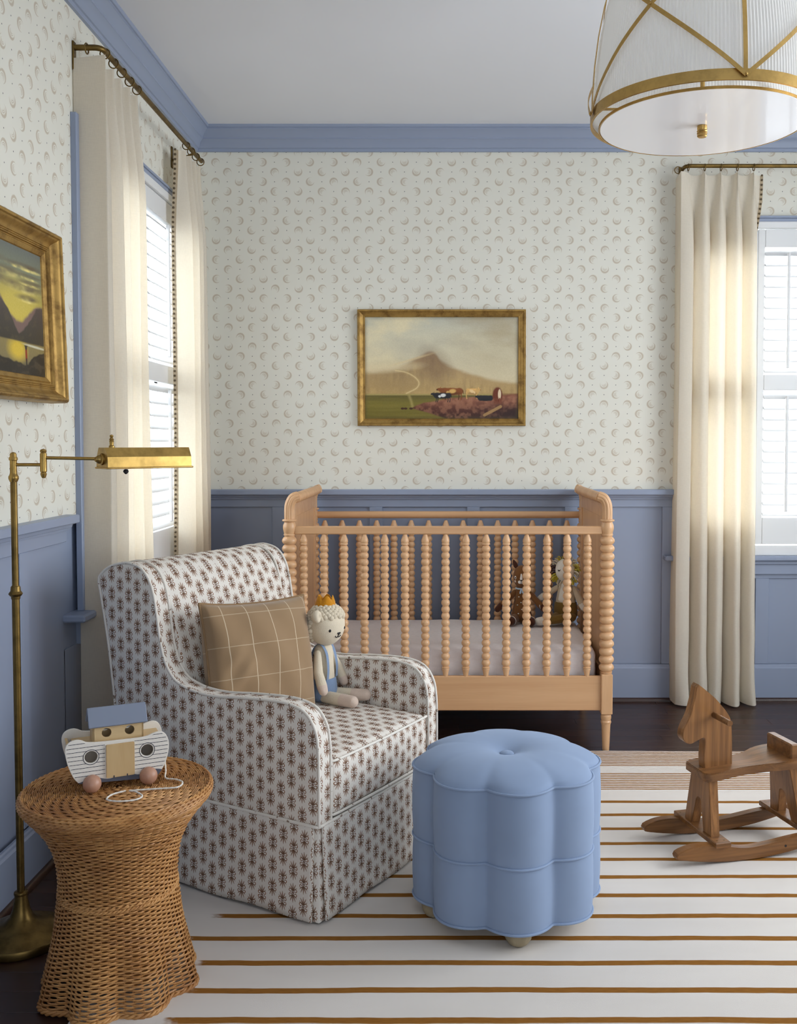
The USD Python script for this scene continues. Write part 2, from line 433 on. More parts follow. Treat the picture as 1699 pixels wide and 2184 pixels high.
RAIL = 1.035
WX = SX('wall_left', 'left wall, cream crescent wallpaper above blue panelled wainscot', 'wall')
obj('wallpaper', wall_with_hole('y', XL, -T, YF, YB + T, RAIL, HC, [(LW0, LW1, WZ0, WZ1)], 0, 0), M['paper_left'], WX, label='cream wallpaper with beige crescents')
obj('wainscot', wall_with_hole('y', XL - 0.016, -T + 0.016, YF, YB + T, 0, RAIL, [(LW0, LW1, WZ0, WZ1)], 0, 0), M['blue'], WX)
WB = SX('wall_back', 'back wall, cream crescent wallpaper above blue panelled wainscot', 'wall')
obj('wallpaper', wall_with_hole('x', YB, T, XL, XR + T, RAIL, HC, [(RW0, RW1, WZ0, WZ1)], 0, 0), M['paper_back'], WB, label='cream wallpaper with beige crescents')
obj('wainscot', wall_with_hole('x', YB + 0.016, T - 0.016, XL - 0.02, XR + T, 0, RAIL, [(RW0, RW1, WZ0, WZ1)], 0, 0), M['blue'], WB)
WR = SX('wall_right', 'right wall with a wide window opening', 'wall')
obj('wallpaper', wall_with_hole('y', XR, T, YF, YB, 0, HC, [(1.3, 3.7, 0.75, 2.5)], 0, 0), M['plaster'], WR)
WF = SX('wall_front', 'front wall with an open doorway', 'wall')
obj('panelling', wall_with_hole('x', YF, -T, XL - T, XR + T, 0, HC, [(0.0, 1.9, 0.0, 2.5)], 0, 0), M['blue'], WF)

# wainscot: stiles and rails proud of the panels, chair rail on top, baseboard and dark shoe moulding below
P = 0.016                                                     # panels lie back by this
def back_stile(x0, x1, z0=0.184, z1=0.976): obj('stile', box(x0, x1, YB, YB + P + 0.004, z0, z1, 0.0015), M['blue'], WB)
def left_stile(y0, y1, z0=0.165, z1=0.976): obj('stile', box(XL, XL - P - 0.004, y0, y1, z0, z1, 0.0015), M['blue'], WX)
for x0, x1 in ((-0.879, -0.815), (-0.391, -0.327), (0.097, 0.161), (0.586, 0.650), (1.074, 1.136), (1.545, 1.612), (2.02, 2.085), (2.53, XR)):
    if x0 > RW0: back_stile(x0, x1, z1=0.617)
    else: back_stile(x0, x1)
back_stile(XL, XL + 0.03)
obj('rail', box(XL, RW0 - 0.035, YB, YB + P + 0.004, 0.976, RAIL, 0.0015), M['blue'], WB)
obj('rail', box(RW0 - 0.035, XR, YB, YB + P + 0.004, 0.617, WZ0, 0.0015), M['blue'], WB)
obj('rail', box(RW1 + 0.09, XR, YB, YB + P + 0.004, 0.976, RAIL, 0.0015), M['blue'], WB)
for y0, y1 in ((2.295, 2.355), (2.776, 2.834), (1.81, 1.87), (1.33, 1.39), (4.62, 4.68)): left_stile(y0, y1)
left_stile(3.87, 3.93, z1=0.617)
obj('rail', box(XL, XL - P - 0.004, YF, LW0 - 0.190, 0.976, RAIL, 0.0015), M['blue'], WX)
obj('rail', box(XL, XL - P - 0.004, LW0 - 0.08, LW1 + 0.08, 0.617, WZ0, 0.0015), M['blue'], WX)
obj('rail', box(XL, XL - P - 0.004, LW1 + 0.08, YB, 0.976, RAIL, 0.0015), M['blue'], WX)

def field(wall, a0, a1, z0, z1):
    """One recessed panel of the wainscot, just proud of the backing."""
    if wall == WB: obj('panel', box(a0 - 0.003, a1 + 0.003, YB + P - 0.003, YB + P + 0.006, z0 - 0.003, z1 + 0.003, 0.0008), M['blue'], WB)
    else: obj('panel', box(XL - P + 0.003, XL - P - 0.006, a0 - 0.003, a1 + 0.003, z0 - 0.003, z1 + 0.003, 0.0008), M['blue'], WX)
for a0, a1 in ((XL + 0.03, -0.879), (-0.815, -0.391), (-0.327, 0.097), (0.161, 0.586), (0.650, 1.074)): field(WB, a0, a1, 0.184, 0.976)
field(WB, 1.136, RW0 - 0.035, 0.184, 0.976)
for a0, a1 in ((RW0 - 0.035, 1.545), (1.612, 2.02), (2.085, 2.53)): field(WB, a0, a1, 0.184, 0.617)
for a0, a1 in ((1.39, 1.81), (1.87, 2.295), (2.355, 2.776), (2.834, LW0 - 0.19)): field(WX, a0, a1, 0.165, 0.976)
for a0, a1 in ((LW0 - 0.19, 3.87), (3.93, LW1 + 0.08)): field(WX, a0, a1, 0.165, 0.617)

def run_profile(prof, axis, at, lo, hi, into, miter=(0, 0)):
    """A moulding: prof (distance from the wall, z) swept along the wall from lo to hi; into: +1/-1, the side the room is on; miter: each end cut back per unit of distance."""
    pr = np.array(prof, float); n = len(pr)
    e = []
    for end, m in ((lo, miter[0]), (hi, -miter[1])):
        a = end + m * pr[:, 0]
        q = np.stack([a, at + into * pr[:, 0], pr[:, 1]], 1) if axis == 'x' else np.stack([at + into * pr[:, 0], a, pr[:, 1]], 1)
        e.append(q)
    v = np.vstack(e); f = []
    for k in range(n):
        k2 = (k + 1) % n; f += [[k, k2, n + k2], [k, n + k2, n + k]]
    cap = trimesh.creation.triangulate_polygon(Polygon(pr), engine='earcut')
    idx = [int(np.argmin(np.linalg.norm(pr - c, axis=1))) for c in cap[0]]
    for t in cap[1]:
        a, b, c = (idx[i] for i in t); f += [[a, b, c], [n + c, n + b, n + a]]
    m = trimesh.Trimesh(v, f, process=False)
    trimesh.repair.fix_normals(m)
    return m
RAILP = [(0, 1.015), (0.010, 1.015), (0.012, 1.022), (0.018, 1.024), (0.022, 1.036), (0.026, 1.038), (0.040, 1.038), (0.043, 1.041), (0.043, 1.062), (0.040, 1.065), (0, 1.065)]
BASEP = [(0, 0.0), (0.020, 0.0), (0.020, 0.166), (0.014, 0.172), (0.013, 0.180), (0.008, 0.184), (0, 0.184)]
SHOEP = [(0, 0), (0.034, 0), (0.034, 0.008), (0.030, 0.014), (0.022, 0.018), (0.020, 0.018), (0.020, 0.001), (0, 0.001)]
SHOEP = [(0.020, 0), (0.036, 0), (0.035, 0.008), (0.031, 0.014), (0.025, 0.017), (0.020, 0.018)]
CROWN = [(0, HC - 0.112), (0.012, HC - 0.112), (0.014, HC - 0.098), (0.020, HC - 0.096), (0.024, HC - 0.090), (0.030, HC - 0.074), (0.042, HC - 0.062), (0.046, HC - 0.060), (0.046, HC - 0.052),
         (0.056, HC - 0.036), (0.070, HC - 0.022), (0.074, HC - 0.020), (0.074, HC - 0.013), (0.080, HC - 0.012), (0.084, HC - 0.004), (0.084, HC + 0.002), (0, HC + 0.002)]
CROWN = [(d * 0.98, z) for d, z in CROWN]
obj('chair_rail', run_profile(RAILP, 'x', YB, XL, RW0 - 0.035, -1, (1, 0)), M['blue'], WB, smooth=25)
obj('chair_rail', run_profile(RAILP, 'x', YB, RW1 + 0.09, XR, -1, (0, 0)), M['blue'], WB, smooth=25)
obj('chair_rail', run_profile(RAILP, 'y', XL, YF, LW0 - 0.190, 1, (0, 0)), M['blue'], WX, smooth=25)
obj('chair_rail', run_profile(RAILP, 'y', XL, LW1 + 0.09, YB, 1, (0, 1)), M['blue'], WX, smooth=25)
S('baseboard_back', run_profile(BASEP, 'x', YB, XL, XR, -1, (1, 0)), M['blue'], 'blue baseboard along the back wall', cat='baseboard', smooth=25)
S('baseboard_left', run_profile([(d, z * 0.88) for d, z in BASEP], 'y', XL, YF, YB, 1, (0, 1)), M['blue'], 'blue baseboard along the left wall', cat='baseboard', smooth=25)
S('trim_1', run_profile(SHOEP, 'x', YB, XL, XR, -1, (1, 0)), M['plank'], 'dark wooden shoe moulding along the back wall', cat='trim', smooth=40)
S('trim_2', run_profile(SHOEP, 'y', XL, YF, YB, 1, (0, 1)), M['plank'], 'dark wooden shoe moulding along the left wall', cat='trim', smooth=40)
S('trim_3', run_profile(CROWN, 'x', YB, XL, XR, -1, (1, 1)), M['blue'], 'blue crown moulding along the back wall', cat='trim', smooth=28)
S('trim_4', run_profile(CROWN, 'y', XL, YF, YB, 1, (1, 1)), M['blue'], 'blue crown moulding along the left wall', cat='trim', smooth=28)
S('trim_5', run_profile(CROWN, 'y', XR, YF, YB, -1, (1, 1)), M['blue'], 'blue crown moulding along the right wall', cat='trim', smooth=28)

# windows: blue casing and sill, white shutter frame with two panels of tilted louvres, glass behind
def make_window(name, label, lo, hi, to, panels=2, cas=0.108):
    """to(a, d, z): a along the wall, d towards the room (0 = wall face)."""
    w = SX(name, label, 'window')
    def bx(a0, a1, d0, d1, z0, z1, b=0.002):
        p, q = to(a0, d0, z0), to(a1, d1, z1)
        return box(p[0], q[0], p[1], q[1], p[2], q[2], b)
    part = lambda n, m, mat, parent=w, **k: obj(n, m, mat, parent, **k)
    for a0, a1 in ((lo - cas, lo + 0.002), (hi - 0.002, hi + 0.085)): part('casing', bx(a0, a1, -0.001, 0.020, WZ0, WZ1), M['blue'], label='blue painted casing')
    part('casing', bx(lo - min(cas, 0.068), hi + 0.09, -0.001, 0.026, WZ1 + 0.0002, WZ1 + 0.016), M['blue'], label='blue painted casing')
    part('casing', bx(lo - min(cas, 0.068), hi + 0.092, -0.001, 0.032, WZ1 + 0.0162, WZ1 + 0.027), M['blue'], label='blue painted casing')
    part('sill', [bx(lo - cas - 0.09, hi + 0.12, -0.09, 0.058, WZ0 - 0.025, WZ0, 0.006), bx(lo - min(cas, 0.09), hi + 0.09, 0, 0.034, WZ0 - 0.045, WZ0 - 0.025, 0.004), bx(lo - min(cas, 0.08), hi + 0.08, 0, 0.020, WZ0 - 0.095, WZ0 - 0.045, 0.002)], M['blue'], label='blue window sill and apron')
    # white frame set into the opening
    F0, F1 = -0.10, 0.028
    top_in, bot_in = 2.352, 0.790
    part('shutter_frame', [bx(lo, lo + 0.035, F0, F1, WZ0, WZ1, 0.003), bx(hi - 0.035, hi, F0, F1, WZ0, WZ1, 0.003), bx(lo + 0.0352, hi - 0.0352, F0, F1 - 0.001, top_in, WZ1, 0.003), bx(lo + 0.0352, hi - 0.0352, F0, F1 - 0.001, WZ0, bot_in - 0.006, 0.003)], M['white_trim'])
    mid = (lo + hi) / 2
    edges = np.linspace(lo + 0.037, hi - 0.037, panels + 1)
    for p0, p1 in zip(edges[:-1] + 0.0012, edges[1:] - 0.0012):
        pan = UsdGeom.Xform.Define(stage, numbered(w, 'shutter')); pp = str(pan.GetPath())
        st = 0.048 if panels == 2 else 0.034
        d0, d1 = -0.014, 0.014
        for a0, a1 in ((p0, p0 + st), (p1 - st, p1)): part('stile', bx(a0, a1, d0, d1, bot_in, top_in - 0.003, 0.003), M['white_trim'], pp)
        for z0, z1 in ((bot_in, 0.925), (1.558, 1.636), (2.262, top_in - 0.003)): part('rail', bx(p0 + st + 0.0004, p1 - st - 0.0004, d0, d1, z0, z1, 0.003), M['white_trim'], pp)
        for z0, z1 in ((0.925, 1.558), (1.636, 2.262)):
            n = 12; pitch = (z1 - z0) / n
            for k in range(n):
                zc = z0 + (k + 0.5) * pitch
                # slat: a flat ellipse in (d, z), the room edge tilted down
                th = np.arange(14) / 14 * 2 * PI
                ca, sa = math.cos(LOUVRE), math.sin(LOUVRE)
                ex, ey = 0.0315 * np.cos(th), 0.0048 * np.sin(th)
                dd, zz = ex * ca + ey * sa, -ex * sa + ey * ca
                ring = [np.array([to(a, d, zc + z_) for d, z_ in zip(dd, zz)]) for a in (p0 + st + 0.001, p1 - st - 0.001)]
                m = trimesh.convex.convex_hull(np.vstack(ring))
                part('louver', m, M['white_trim'], pp, smooth=40)
            c = (p0 + p1) / 2
            part('tilt_rod', bx(c - 0.007, c + 0.007, 0.030, 0.044, z0 + 0.03, z1 - 0.03, 0.003), M['white_trim'], pp)
    # sash behind: frame and glass
    part('sash', [bx(lo + 0.02, lo + 0.07, -0.135, -0.105, WZ0, WZ1), bx(hi - 0.07, hi - 0.02, -0.135, -0.105, WZ0, WZ1), bx(lo + 0.02, hi - 0.02, -0.135, -0.105, WZ1 - 0.05, WZ1), bx(lo + 0.02, hi - 0.02, -0.135, -0.105, WZ0, WZ0 + 0.06), bx(lo + 0.02, hi - 0.02, -0.135, -0.105, 1.57, 1.62)], M['white_trim'])
    part('pane', bx(lo + 0.07, hi - 0.07, -0.122, -0.118, WZ0 + 0.06, 1.57, 0), M['pane']); part('pane', bx(lo + 0.07, hi - 0.07, -0.122, -0.118, 1.62, WZ1 - 0.05, 0), M['pane'])
    return w
LOUVRE = math.radians(38)
make_window('window_1', 'left wall window with white plantation shutters', LW0, LW1, lambda a, d, z: (XL + d, a, z))
make_window('window_2', 'back wall window with white plantation shutters', RW0, RW1, lambda a, d, z: (a, YB - d, z), 4, 0.035)
# ================================================================ rug
def rug_mat():
    g = Gr(); x, y, z = g.xyz(g.pos())
    wob = (g.noise(g.vec(x * 2.2, y * 6.0, 0.0), 1.0, 3.0) - 0.5) * 0.016 + (g.noise(g.vec(x * 14.0, y * 9.0, 4.0), 1.0, 2.0) - 0.5) * 0.004
    yw = y + wob
    edge = g.noise(g.vec(x * 60.0, y * 60.0, 2.0), 1.0, 1.0)
    p = 0.1187                                                     # wide stripes
    k = (yw - 2.103) / p
    d = g.abs(g.fract(k + 0.5) - 0.5) * p
    wide = g.step(d, 0.0100, 0.0122, 1.0, 0.0) * g.lt(yw, 3.47)
    q = 0.0187                                                     # the two bands of narrow stripes at the far end
    d2 = g.abs(g.fract((yw - 3.536) / q + 0.5) - 0.5) * q
    d3 = g.abs(g.fract((yw - 3.800) / q + 0.5) - 0.5) * q
    wn = 0.0036 + edge * 0.0016
    b1 = g.step(d2 - wn, -0.0008, 0.0008, 1.0, 0.0) * g.lt(3.526, yw) * g.lt(yw, 3.716)
    b2 = g.step(d3 - wn, -0.0008, 0.0008, 1.0, 0.0) * g.lt(3.79, yw)
    br = g.step(g.abs(yw - 3.762), 0.002, 0.004, 1.0, 0.0) * g.lt(0.56, g.noise(g.vec(x * 3.0, 1.0, 0.0), 1.0, 1.0))
    ends = g.step(x + (edge - 0.5) * 0.05 + (g.white(g.vec(g.floor(k + 0.5), 1.0, 1.0)) - 0.5) * 0.16, -0.70, -0.66)
    m = g.max(g.max(wide * ends, b1), g.max(b2, br))
    weave = g.noise(g.scale(g.pos(), 260, 1100, 1), 1.0, 2.0)
    tone = g.noise(g.scale(g.pos(), 2, 9, 1), 1.0, 3.0)
    cream = g.mix(tone, srgb(222, 216, 210), srgb(209, 202, 195))
    och = g.mix(g.noise(g.scale(g.pos(), 40, 300, 1), 1.0, 3.0), srgb(158, 108, 48), srgb(118, 76, 32))
    return g.principled('flatweave_rug_wool', g.mix(m, cream, och), 0.95, specular_ior_level=0.1, normal=g.bump(weave, 0.25, 0.0015))
M['rug'] = rug_mat()
nx_, ny_ = 90, 70
X, Y = np.meshgrid(np.linspace(-0.85, 2.45, nx_), np.linspace(1.2, 3.98, ny_), indexing='ij')
edgew = 0.004 * np.sin(X * 3.1) * (Y > 3.9) + 0.006 * np.sin(Y * 4.0) * (X < -0.8)
Zr = np.full_like(X, 0.0065); Zr += 0.0007 * np.sin(X * 5 + Y * 3)
top = np.stack([X + edgew * (X < -0.8), Y + edgew * (Y > 3.9), Zr], -1)
rugm = grid_mesh(top)
rim = [top[:, 0], top[-1, :], top[::-1, -1], top[0, ::-1]]
lo = np.vstack(rim); skirt = np.stack([lo, lo * [1, 1, 0] + [0, 0, 0.0003]], 1)
o = obj('rug', [rugm, grid_mesh(skirt, flip=True)], M['rug'], smooth=30, label='cream flatweave rug with ochre stripes on the dark floor', cat='rug')
RUGZ = 0.0065

# ================================================================ curtains and rods
def curtain_rod(name, label, along, far, proj, z, brackets, n0, n1, to):
    """A rod from a wall return at n0 to n1. to(a, d, z) as for the windows."""
    t = thing(name, label, 'curtain rod')
    pts = [np.array(to(a, d, z)) for a, d in ((n0, 0.004), (n0, proj - 0.03), (n0 + 0.009, proj - 0.009), (n0 + 0.03, proj), (n0 + 0.2, proj), (n1, proj))]
    fine = [pts[0], pts[1]]
    for k in np.linspace(0, 1, 8)[1:]: fine.append((1 - k) ** 2 * pts[1] + 2 * k * (1 - k) * np.array(to(n0, proj, z)) + k * k * pts[3])
    fine += [pts[4], pts[5]]
    obj('pole', tube(np.array(fine), 0.0095, 14), M['brass_dark'], t, smooth=60)
    for b in brackets:
        p, q = to(b - 0.011, 0.0005, z - 0.075), to(b + 0.011, 0.007, z + 0.02)
        br = [box(p[0], q[0], p[1], q[1], p[2], q[2], 0.002)]
        if abs(b - n0) > 0.02:
            br.append(tube(np.array([to(b, 0.004, z - 0.04), to(b, 0.05, z - 0.03), to(b, proj, z - 0.012)]), 0.005, 8))
        obj('bracket', br, M['brass_dark'], t, smooth=40)
    return t
PROJ = 0.095
toL = lambda a, d, z: (XL + d, a, z)
toB = lambda a, d, z: (a, YB - d, z)
curtain_rod('curtain_rod', 'antique brass curtain rod on the wall of the dusk painting', 0, 0, PROJ, 2.605, (3.235, 4.37), 3.235, 4.525, toL)
curtain_rod('curtain_rod', 'antique brass curtain rod on the back wall below the pendant lamp', 0, 0, PROJ, 2.635, (1.15, 2.55), 1.15, 2.60, toB)

def curtain(name, label, to, a0, a1, ztop, folds, lead_side, flare, seed, ret=None, zring=None, amp=0.040, hide=False):
    """Pinch-pleated panel hung from a0 to a1. ret: the first end turns back to the wall. lead_side: end with the beaded tape; hide: that edge turns back to the window below the heading."""
    t = thing(name, label, 'curtain')
    rs = np.random.RandomState(seed)
    nu, nz = folds * 30 + 1, 64
    u = np.linspace(0, 1, nu)
    zz = 1 - np.linspace(0, 1, nz) ** 1.3
    ph_j = rs.uniform(-1, 1, folds + 2); am_j = rs.uniform(0.8, 1.15, folds + 2); sh_j = rs.uniform(-0.8, 0.8, folds + 2)
    jx = np.linspace(0, 1, folds + 2)
    P = np.zeros((nu, nz, 3))
    W = a1 - a0; pitch = W / folds
    for j, h in enumerate(zz):
        z = 0.010 + (ztop - 0.010) * h
        td = 1 - h
        pinch = math.exp(-(td / 0.060) ** 2)
        grow = min(1.0, td / 0.16); grow = grow * grow * (3 - 2 * grow)
        A = amp * (0.42 + 0.58 * grow) * (1 + 0.30 * td)
        p = u * folds * 2 * PI + PI + 0.45 * td * np.interp(u, jx, ph_j)
        c = (1 + np.cos(p)) / 2
        prof = c ** (1.0 + 1.8 * pinch) if pinch > 0.02 else c
        soft = (1 - pinch)
        prof = prof * (1 - soft) + soft * (c ** 0.8 * 0.9 + 0.1 * c ** 3)
        groove = np.sin((np.abs((p + PI) % (2 * PI) - PI)) / 0.42 * PI) ** 2 * (np.abs((p + PI) % (2 * PI) - PI) < 0.42)
        prof = prof - 0.10 * pinch * groove
        amv = np.interp(u, jx, am_j)
        d = PROJ - 0.016 + A * (prof * 1.5 - 0.62) * amv
        # fabric bulges round the crest: crests wide, valleys narrow; the other way at the pinch
        bul = pitch * (0.155 * grow - 0.10 * pinch)
        al = a0 + W * u - bul * -np.sin(p) * 1.0 + 0.012 * td ** 2 * np.interp(u, jx, sh_j)
        al = a0 + (al - a0) * (1 + flare * td ** 1.6) - flare * 0.35 * W * td ** 1.6
        al = al + 0.004 * np.sin(38 * td + 9 * u + seed) * max(0, td - 0.8) / 0.2
        d = d + 0.006 * np.sin(6 * u + 8 * td + seed) * td + 0.007 * np.sin(31 * td + 13 * u) * max(0, td - 0.78) / 0.22 + (0.010 * np.sin(u * 23 + seed) + 0.012) * max(0, td - 0.9) / 0.1
        if hide:
            q = np.clip((u - 0.90) / 0.10, 0, 1) * grow; q = q * q
            d = d * (1 - q) + 0.045 * q; al = al - q * 0.035
        if ret is not None:
            K = 0.13
            r = np.clip((K - u) / K, 0, 1)
            e = a0 - flare * 0.35 * W * td ** 1.6
            dr = 0.004 + (PROJ + 0.012) * np.clip((u / K) * 1.45, 0, 1)
            bl = np.clip(r * 4, 0, 1)
            d = d * (1 - bl) + (dr + 0.004 * np.sin(9 * td + seed) * td) * bl
            al = al * (1 - bl) + (e + 0.006 * td * np.sin(14 * u + 5 * td)) * bl
        d = np.maximum(d, 0.004)
        dip = 0.010 * (1 - c) * pinch * (h > 0.94)
        for i in range(nu): P[i, j] = to(al[i], d[i], z - dip[i])
    obj('drape', grid_mesh(P), M['curtain'], t, smooth=True)
    spin = (PI / 2, 0, 0) if to is toL else (0, PI / 2, 0)
    turn = (0, PI / 2, 0) if to is toL else (PI / 2, 0, 0)
    R0 = torus(0.0165, 0.0021, 22, 6)
    for k in range(folds):
        a = a0 + W * (k + 0.5) / folds
        obj('ring', xf(xf(R0, (0, 0, 0), spin), to(a, PROJ, zring - 0.0075)), M['brass_dark'], t, smooth=True)
    if ret is not None: obj('ring', xf(xf(R0, (0, 0, 0), turn), to(a0 + 0.0, PROJ * 0.52, zring - 0.0075)), M['brass_dark'], t, smooth=True)
    col, sgn = (P[0], -1) if lead_side == 0 else (P[-1], 1)
    line = resample(col, 420)
    if hide: line = line[:60]
    w = np.array(to(sgn * 0.002, -0.009, 0) if lead_side == 0 else to(sgn * 0.007, 0.003, 0)) - np.array(to(0, 0, 0)); fwd = np.array(to(sgn * 0.004, 0, 0) if lead_side == 0 else to(0, 0.002, 0)) - np.array(to(0, 0, 0))
    strip = np.stack([line - w * 0.2, line + w, line + w * 1.9], 1)
    obj('trim_tape', grid_mesh(strip), M['tape'], t, smooth=True, label='taupe tape edging')
    beads = []
    L = np.linalg.norm(np.diff(line, axis=0), axis=1).sum(); nb = int(L / 0.0205)
    proto = trimesh.creation.icosphere(1, 1.0)
    for q in resample(line, nb):
        b = proto.copy(); b.vertices = b.vertices * 0.0053 + q + w * 1.1 + fwd
        beads.append(b)
    obj('trim_bead', beads, M['bead'], t, smooth=True, kind='stuff', label='dark bronze beads sewn along the tape')
    return t
M['tape'] = plain('taupe_tape', srgb(186, 168, 140), 0.8)
M['bead'] = plain('bronze_bead', srgb(92, 78, 56), 0.4, metallic=0.3)
curtain('curtain', 'cream linen curtain beside the gilt framed dusk valley', toL, 3.225, 3.64, 2.578, 5, 1, 0.06, 3, ret=0, zring=2.605, amp=0.050, hide=True)
curtain('curtain', 'narrow cream linen curtain with bronze beaded edge in the corner', toL, 4.225, 4.55, 2.578, 4, 0, 0.03, 11, zring=2.605, amp=0.046)
curtain('curtain', 'cream linen curtain glowing beside the back wall window', toB, 1.125, 1.520, 2.606, 5, 1, 0.05, 5, ret=0, zring=2.635, amp=0.055, hide=True)

# ================================================================ crib
CR = (0.003, 4.36, 0.0)
crib = thing('crib', 'pale maple baby crib with beaded spindles by the back wall', 'crib', CR)
HX, HY = 0.664, 0.35
def bead_run(z0, z1, n, r, neck):
    p = []; pitch = (z1 - z0) / n
    for k in range(n):
        for f in np.linspace(0, 1, 9)[:-1]:
            p.append((neck + (r - neck) * math.sin(PI * f) ** 0.75, z0 + (k + f) * pitch))
    p.append((neck, z1)); return p
POST = [(0, 0), (0.0135, 0), (0.0145, 0.004), (0.019, 0.112), (0.0215, 0.118), (0.0225, 0.124), (0.0195, 0.130), (0.0215, 0.136), (0.0225, 0.146), (0.021, 0.152), (0.018, 0.156), (0.018, 0.16)]
UPPER = [(0.02, 0.325), (0.024, 0.331), (0.025, 0.336)] + bead_run(0.338, 0.905, 17, 0.0318, 0.0212) + [(0.022, 0.909), (0.0245, 0.911), (0.0245, 0.916), (0.0225, 0.918), (0.025, 0.928), (0.0275, 0.94), (0.027, 0.952), (0.0225, 0.964), (0.021, 0.967), (0.029, 0.970), (0.0305, 0.9735), (0.029, 0.977), (0.021, 0.979), (0.0, 0.979)]
def reeded(path, r, reeds=9, depth=0.12, sides=54):
    p = np.asarray(path, float); m = tube(p, 1.0, sides, cap=True)
    v = np.array(m.vertices); n = len(p)
    th = np.arange(sides) / sides * 2 * PI
    f = r * (1 - depth + depth * np.abs(np.sin(reeds * th / 2)) ** 0.6)
    vv = v[:n * sides].reshape(n, sides, 3)
    vv = p[:, None] + (vv - p[:, None]) * f[None, :, None]
    v[:n * sides] = vv.reshape(-1, 3); m.vertices = v
    return m
for sx in (-1, 1):
    for sy in (-1, 1):
        pr = numbered(crib, 'post'); UsdGeom.Xform.Define(stage, pr)
        c = (sx * HX, sy * HY, 0)
        obj('turned_leg', xf(lathe(POST, 28), c), M['maple'], pr)
        obj('leg_block', box(c[0] - 0.024, c[0] + 0.024, c[1] - 0.024, c[1] + 0.024, 0.158, 0.328, 0.003), M['maple'], pr, smooth=30)
        obj('beaded_post', xf(lathe(UPPER, 28), c), M['maple'], pr)
        path = spline([(c[0], c[1], 0.975), (c[0], c[1], 1.02), (c[0] - sx * 0.004, c[1], 1.045), (c[0] - sx * 0.016, c[1] - sy * 0.002, 1.066), (c[0] - sx * 0.036, c[1] - sy * 0.008, 1.074)], 24)
        obj('reeded_scroll', reeded(path, 0.0215), M['maple'], pr, smooth=60)
for sx in (-1, 1):
    e = numbered(crib, 'end_panel'); UsdGeom.Xform.Define(stage, e)
    x = sx * (HX - 0.006)
    obj('board', box(x - 0.006, x + 0.006, -HY + 0.02, HY - 0.02, 0.16, 1.06, 0.001), M['maple'], e)
    for s in (-1, 1): obj('stile', box(x - 0.013, x + 0.013, s * (HY - 0.018), s * (HY - 0.058), 0.16, 1.06, 0.0015), M['maple'], e)
    obj('top_rail', box(x - 0.0125, x + 0.0125, -HY + 0.06, HY - 0.06, 0.985, 1.06, 0.0015), M['maple_x'], e)
    obj('bottom_rail', box(x - 0.0125, x + 0.0125, -HY + 0.06, HY - 0.06, 0.16, 0.34, 0.0015), M['maple_x'], e)
    # the top roll, turned in fine rings
    prof = [(0, 0), (0.019, 0.0)]
    nr = 58; Lr = 2 * HY - 0.045
    for k in range(nr):
        for f in (0.0, 0.25, 0.5, 0.75): prof.append((0.0205 + 0.0016 * math.sin(PI * f), (k + f) / nr * Lr))
    prof += [(0.019, Lr), (0, Lr)]
    obj('top_roll', xf(lathe(prof, 24), (x - sx * 0.017, Lr / 2, 1.066), (PI / 2, 0, 0)), M['maple_x'], e, smooth=50)
SP = [(0, 0.315), (0.010, 0.315), (0.0105, 0.32), (0.0135, 0.338), (0.016, 0.346), (0.0145, 0.349), (0.0165, 0.351), (0.0165, 0.3545), (0.0125, 0.357)] + bead_run(0.358, 0.868, 18, 0.0182, 0.0112) + [(0.0128, 0.870), (0.0165, 0.872), (0.0165, 0.8755), (0.0145, 0.878), (0.0168, 0.884), (0.0162, 0.892), (0.0115, 0.905), (0.0075, 0.916), (0, 0.918)]
spm = lathe(SP, 20)
for sy, y in ((-1, -HY), (1, HY)):
    s = numbered(crib, 'side_rail'); UsdGeom.Xform.Define(stage, s)
    if sy < 0: obj('top_rail', box(-HX + 0.02, HX - 0.02, y - 0.012, y + 0.012, 0.915, 0.949, 0.004), M['maple_x'], s, smooth=30)
    else: obj('top_rail', xf(lathe([(0, 0), (0.017, 0)] + [(0.0175, k) for k in (0.2, 0.6, 1.1)] + [(0.017, 2 * HX - 0.04), (0, 2 * HX - 0.04)], 20), (-HX + 0.02, y, 0.944), (0, PI / 2, 0)), M['maple_x'], s)
    obj('bottom_board', box(-HX + 0.022, HX - 0.022, y - 0.011, y + 0.011, 0.172, 0.318, 0.003), M['maple_x'], s, smooth=30)
    for k in range(15):
        obj('spindle', xf(spm, (-0.603 + 0.0849 * k - 0.003, y, 0)), M['maple'], s, smooth=50)
obj('mattress_base', box(-HX + 0.03, HX - 0.03, -HY + 0.02, HY - 0.02, 0.235, 0.262, 0.002), M['maple_x'], crib)

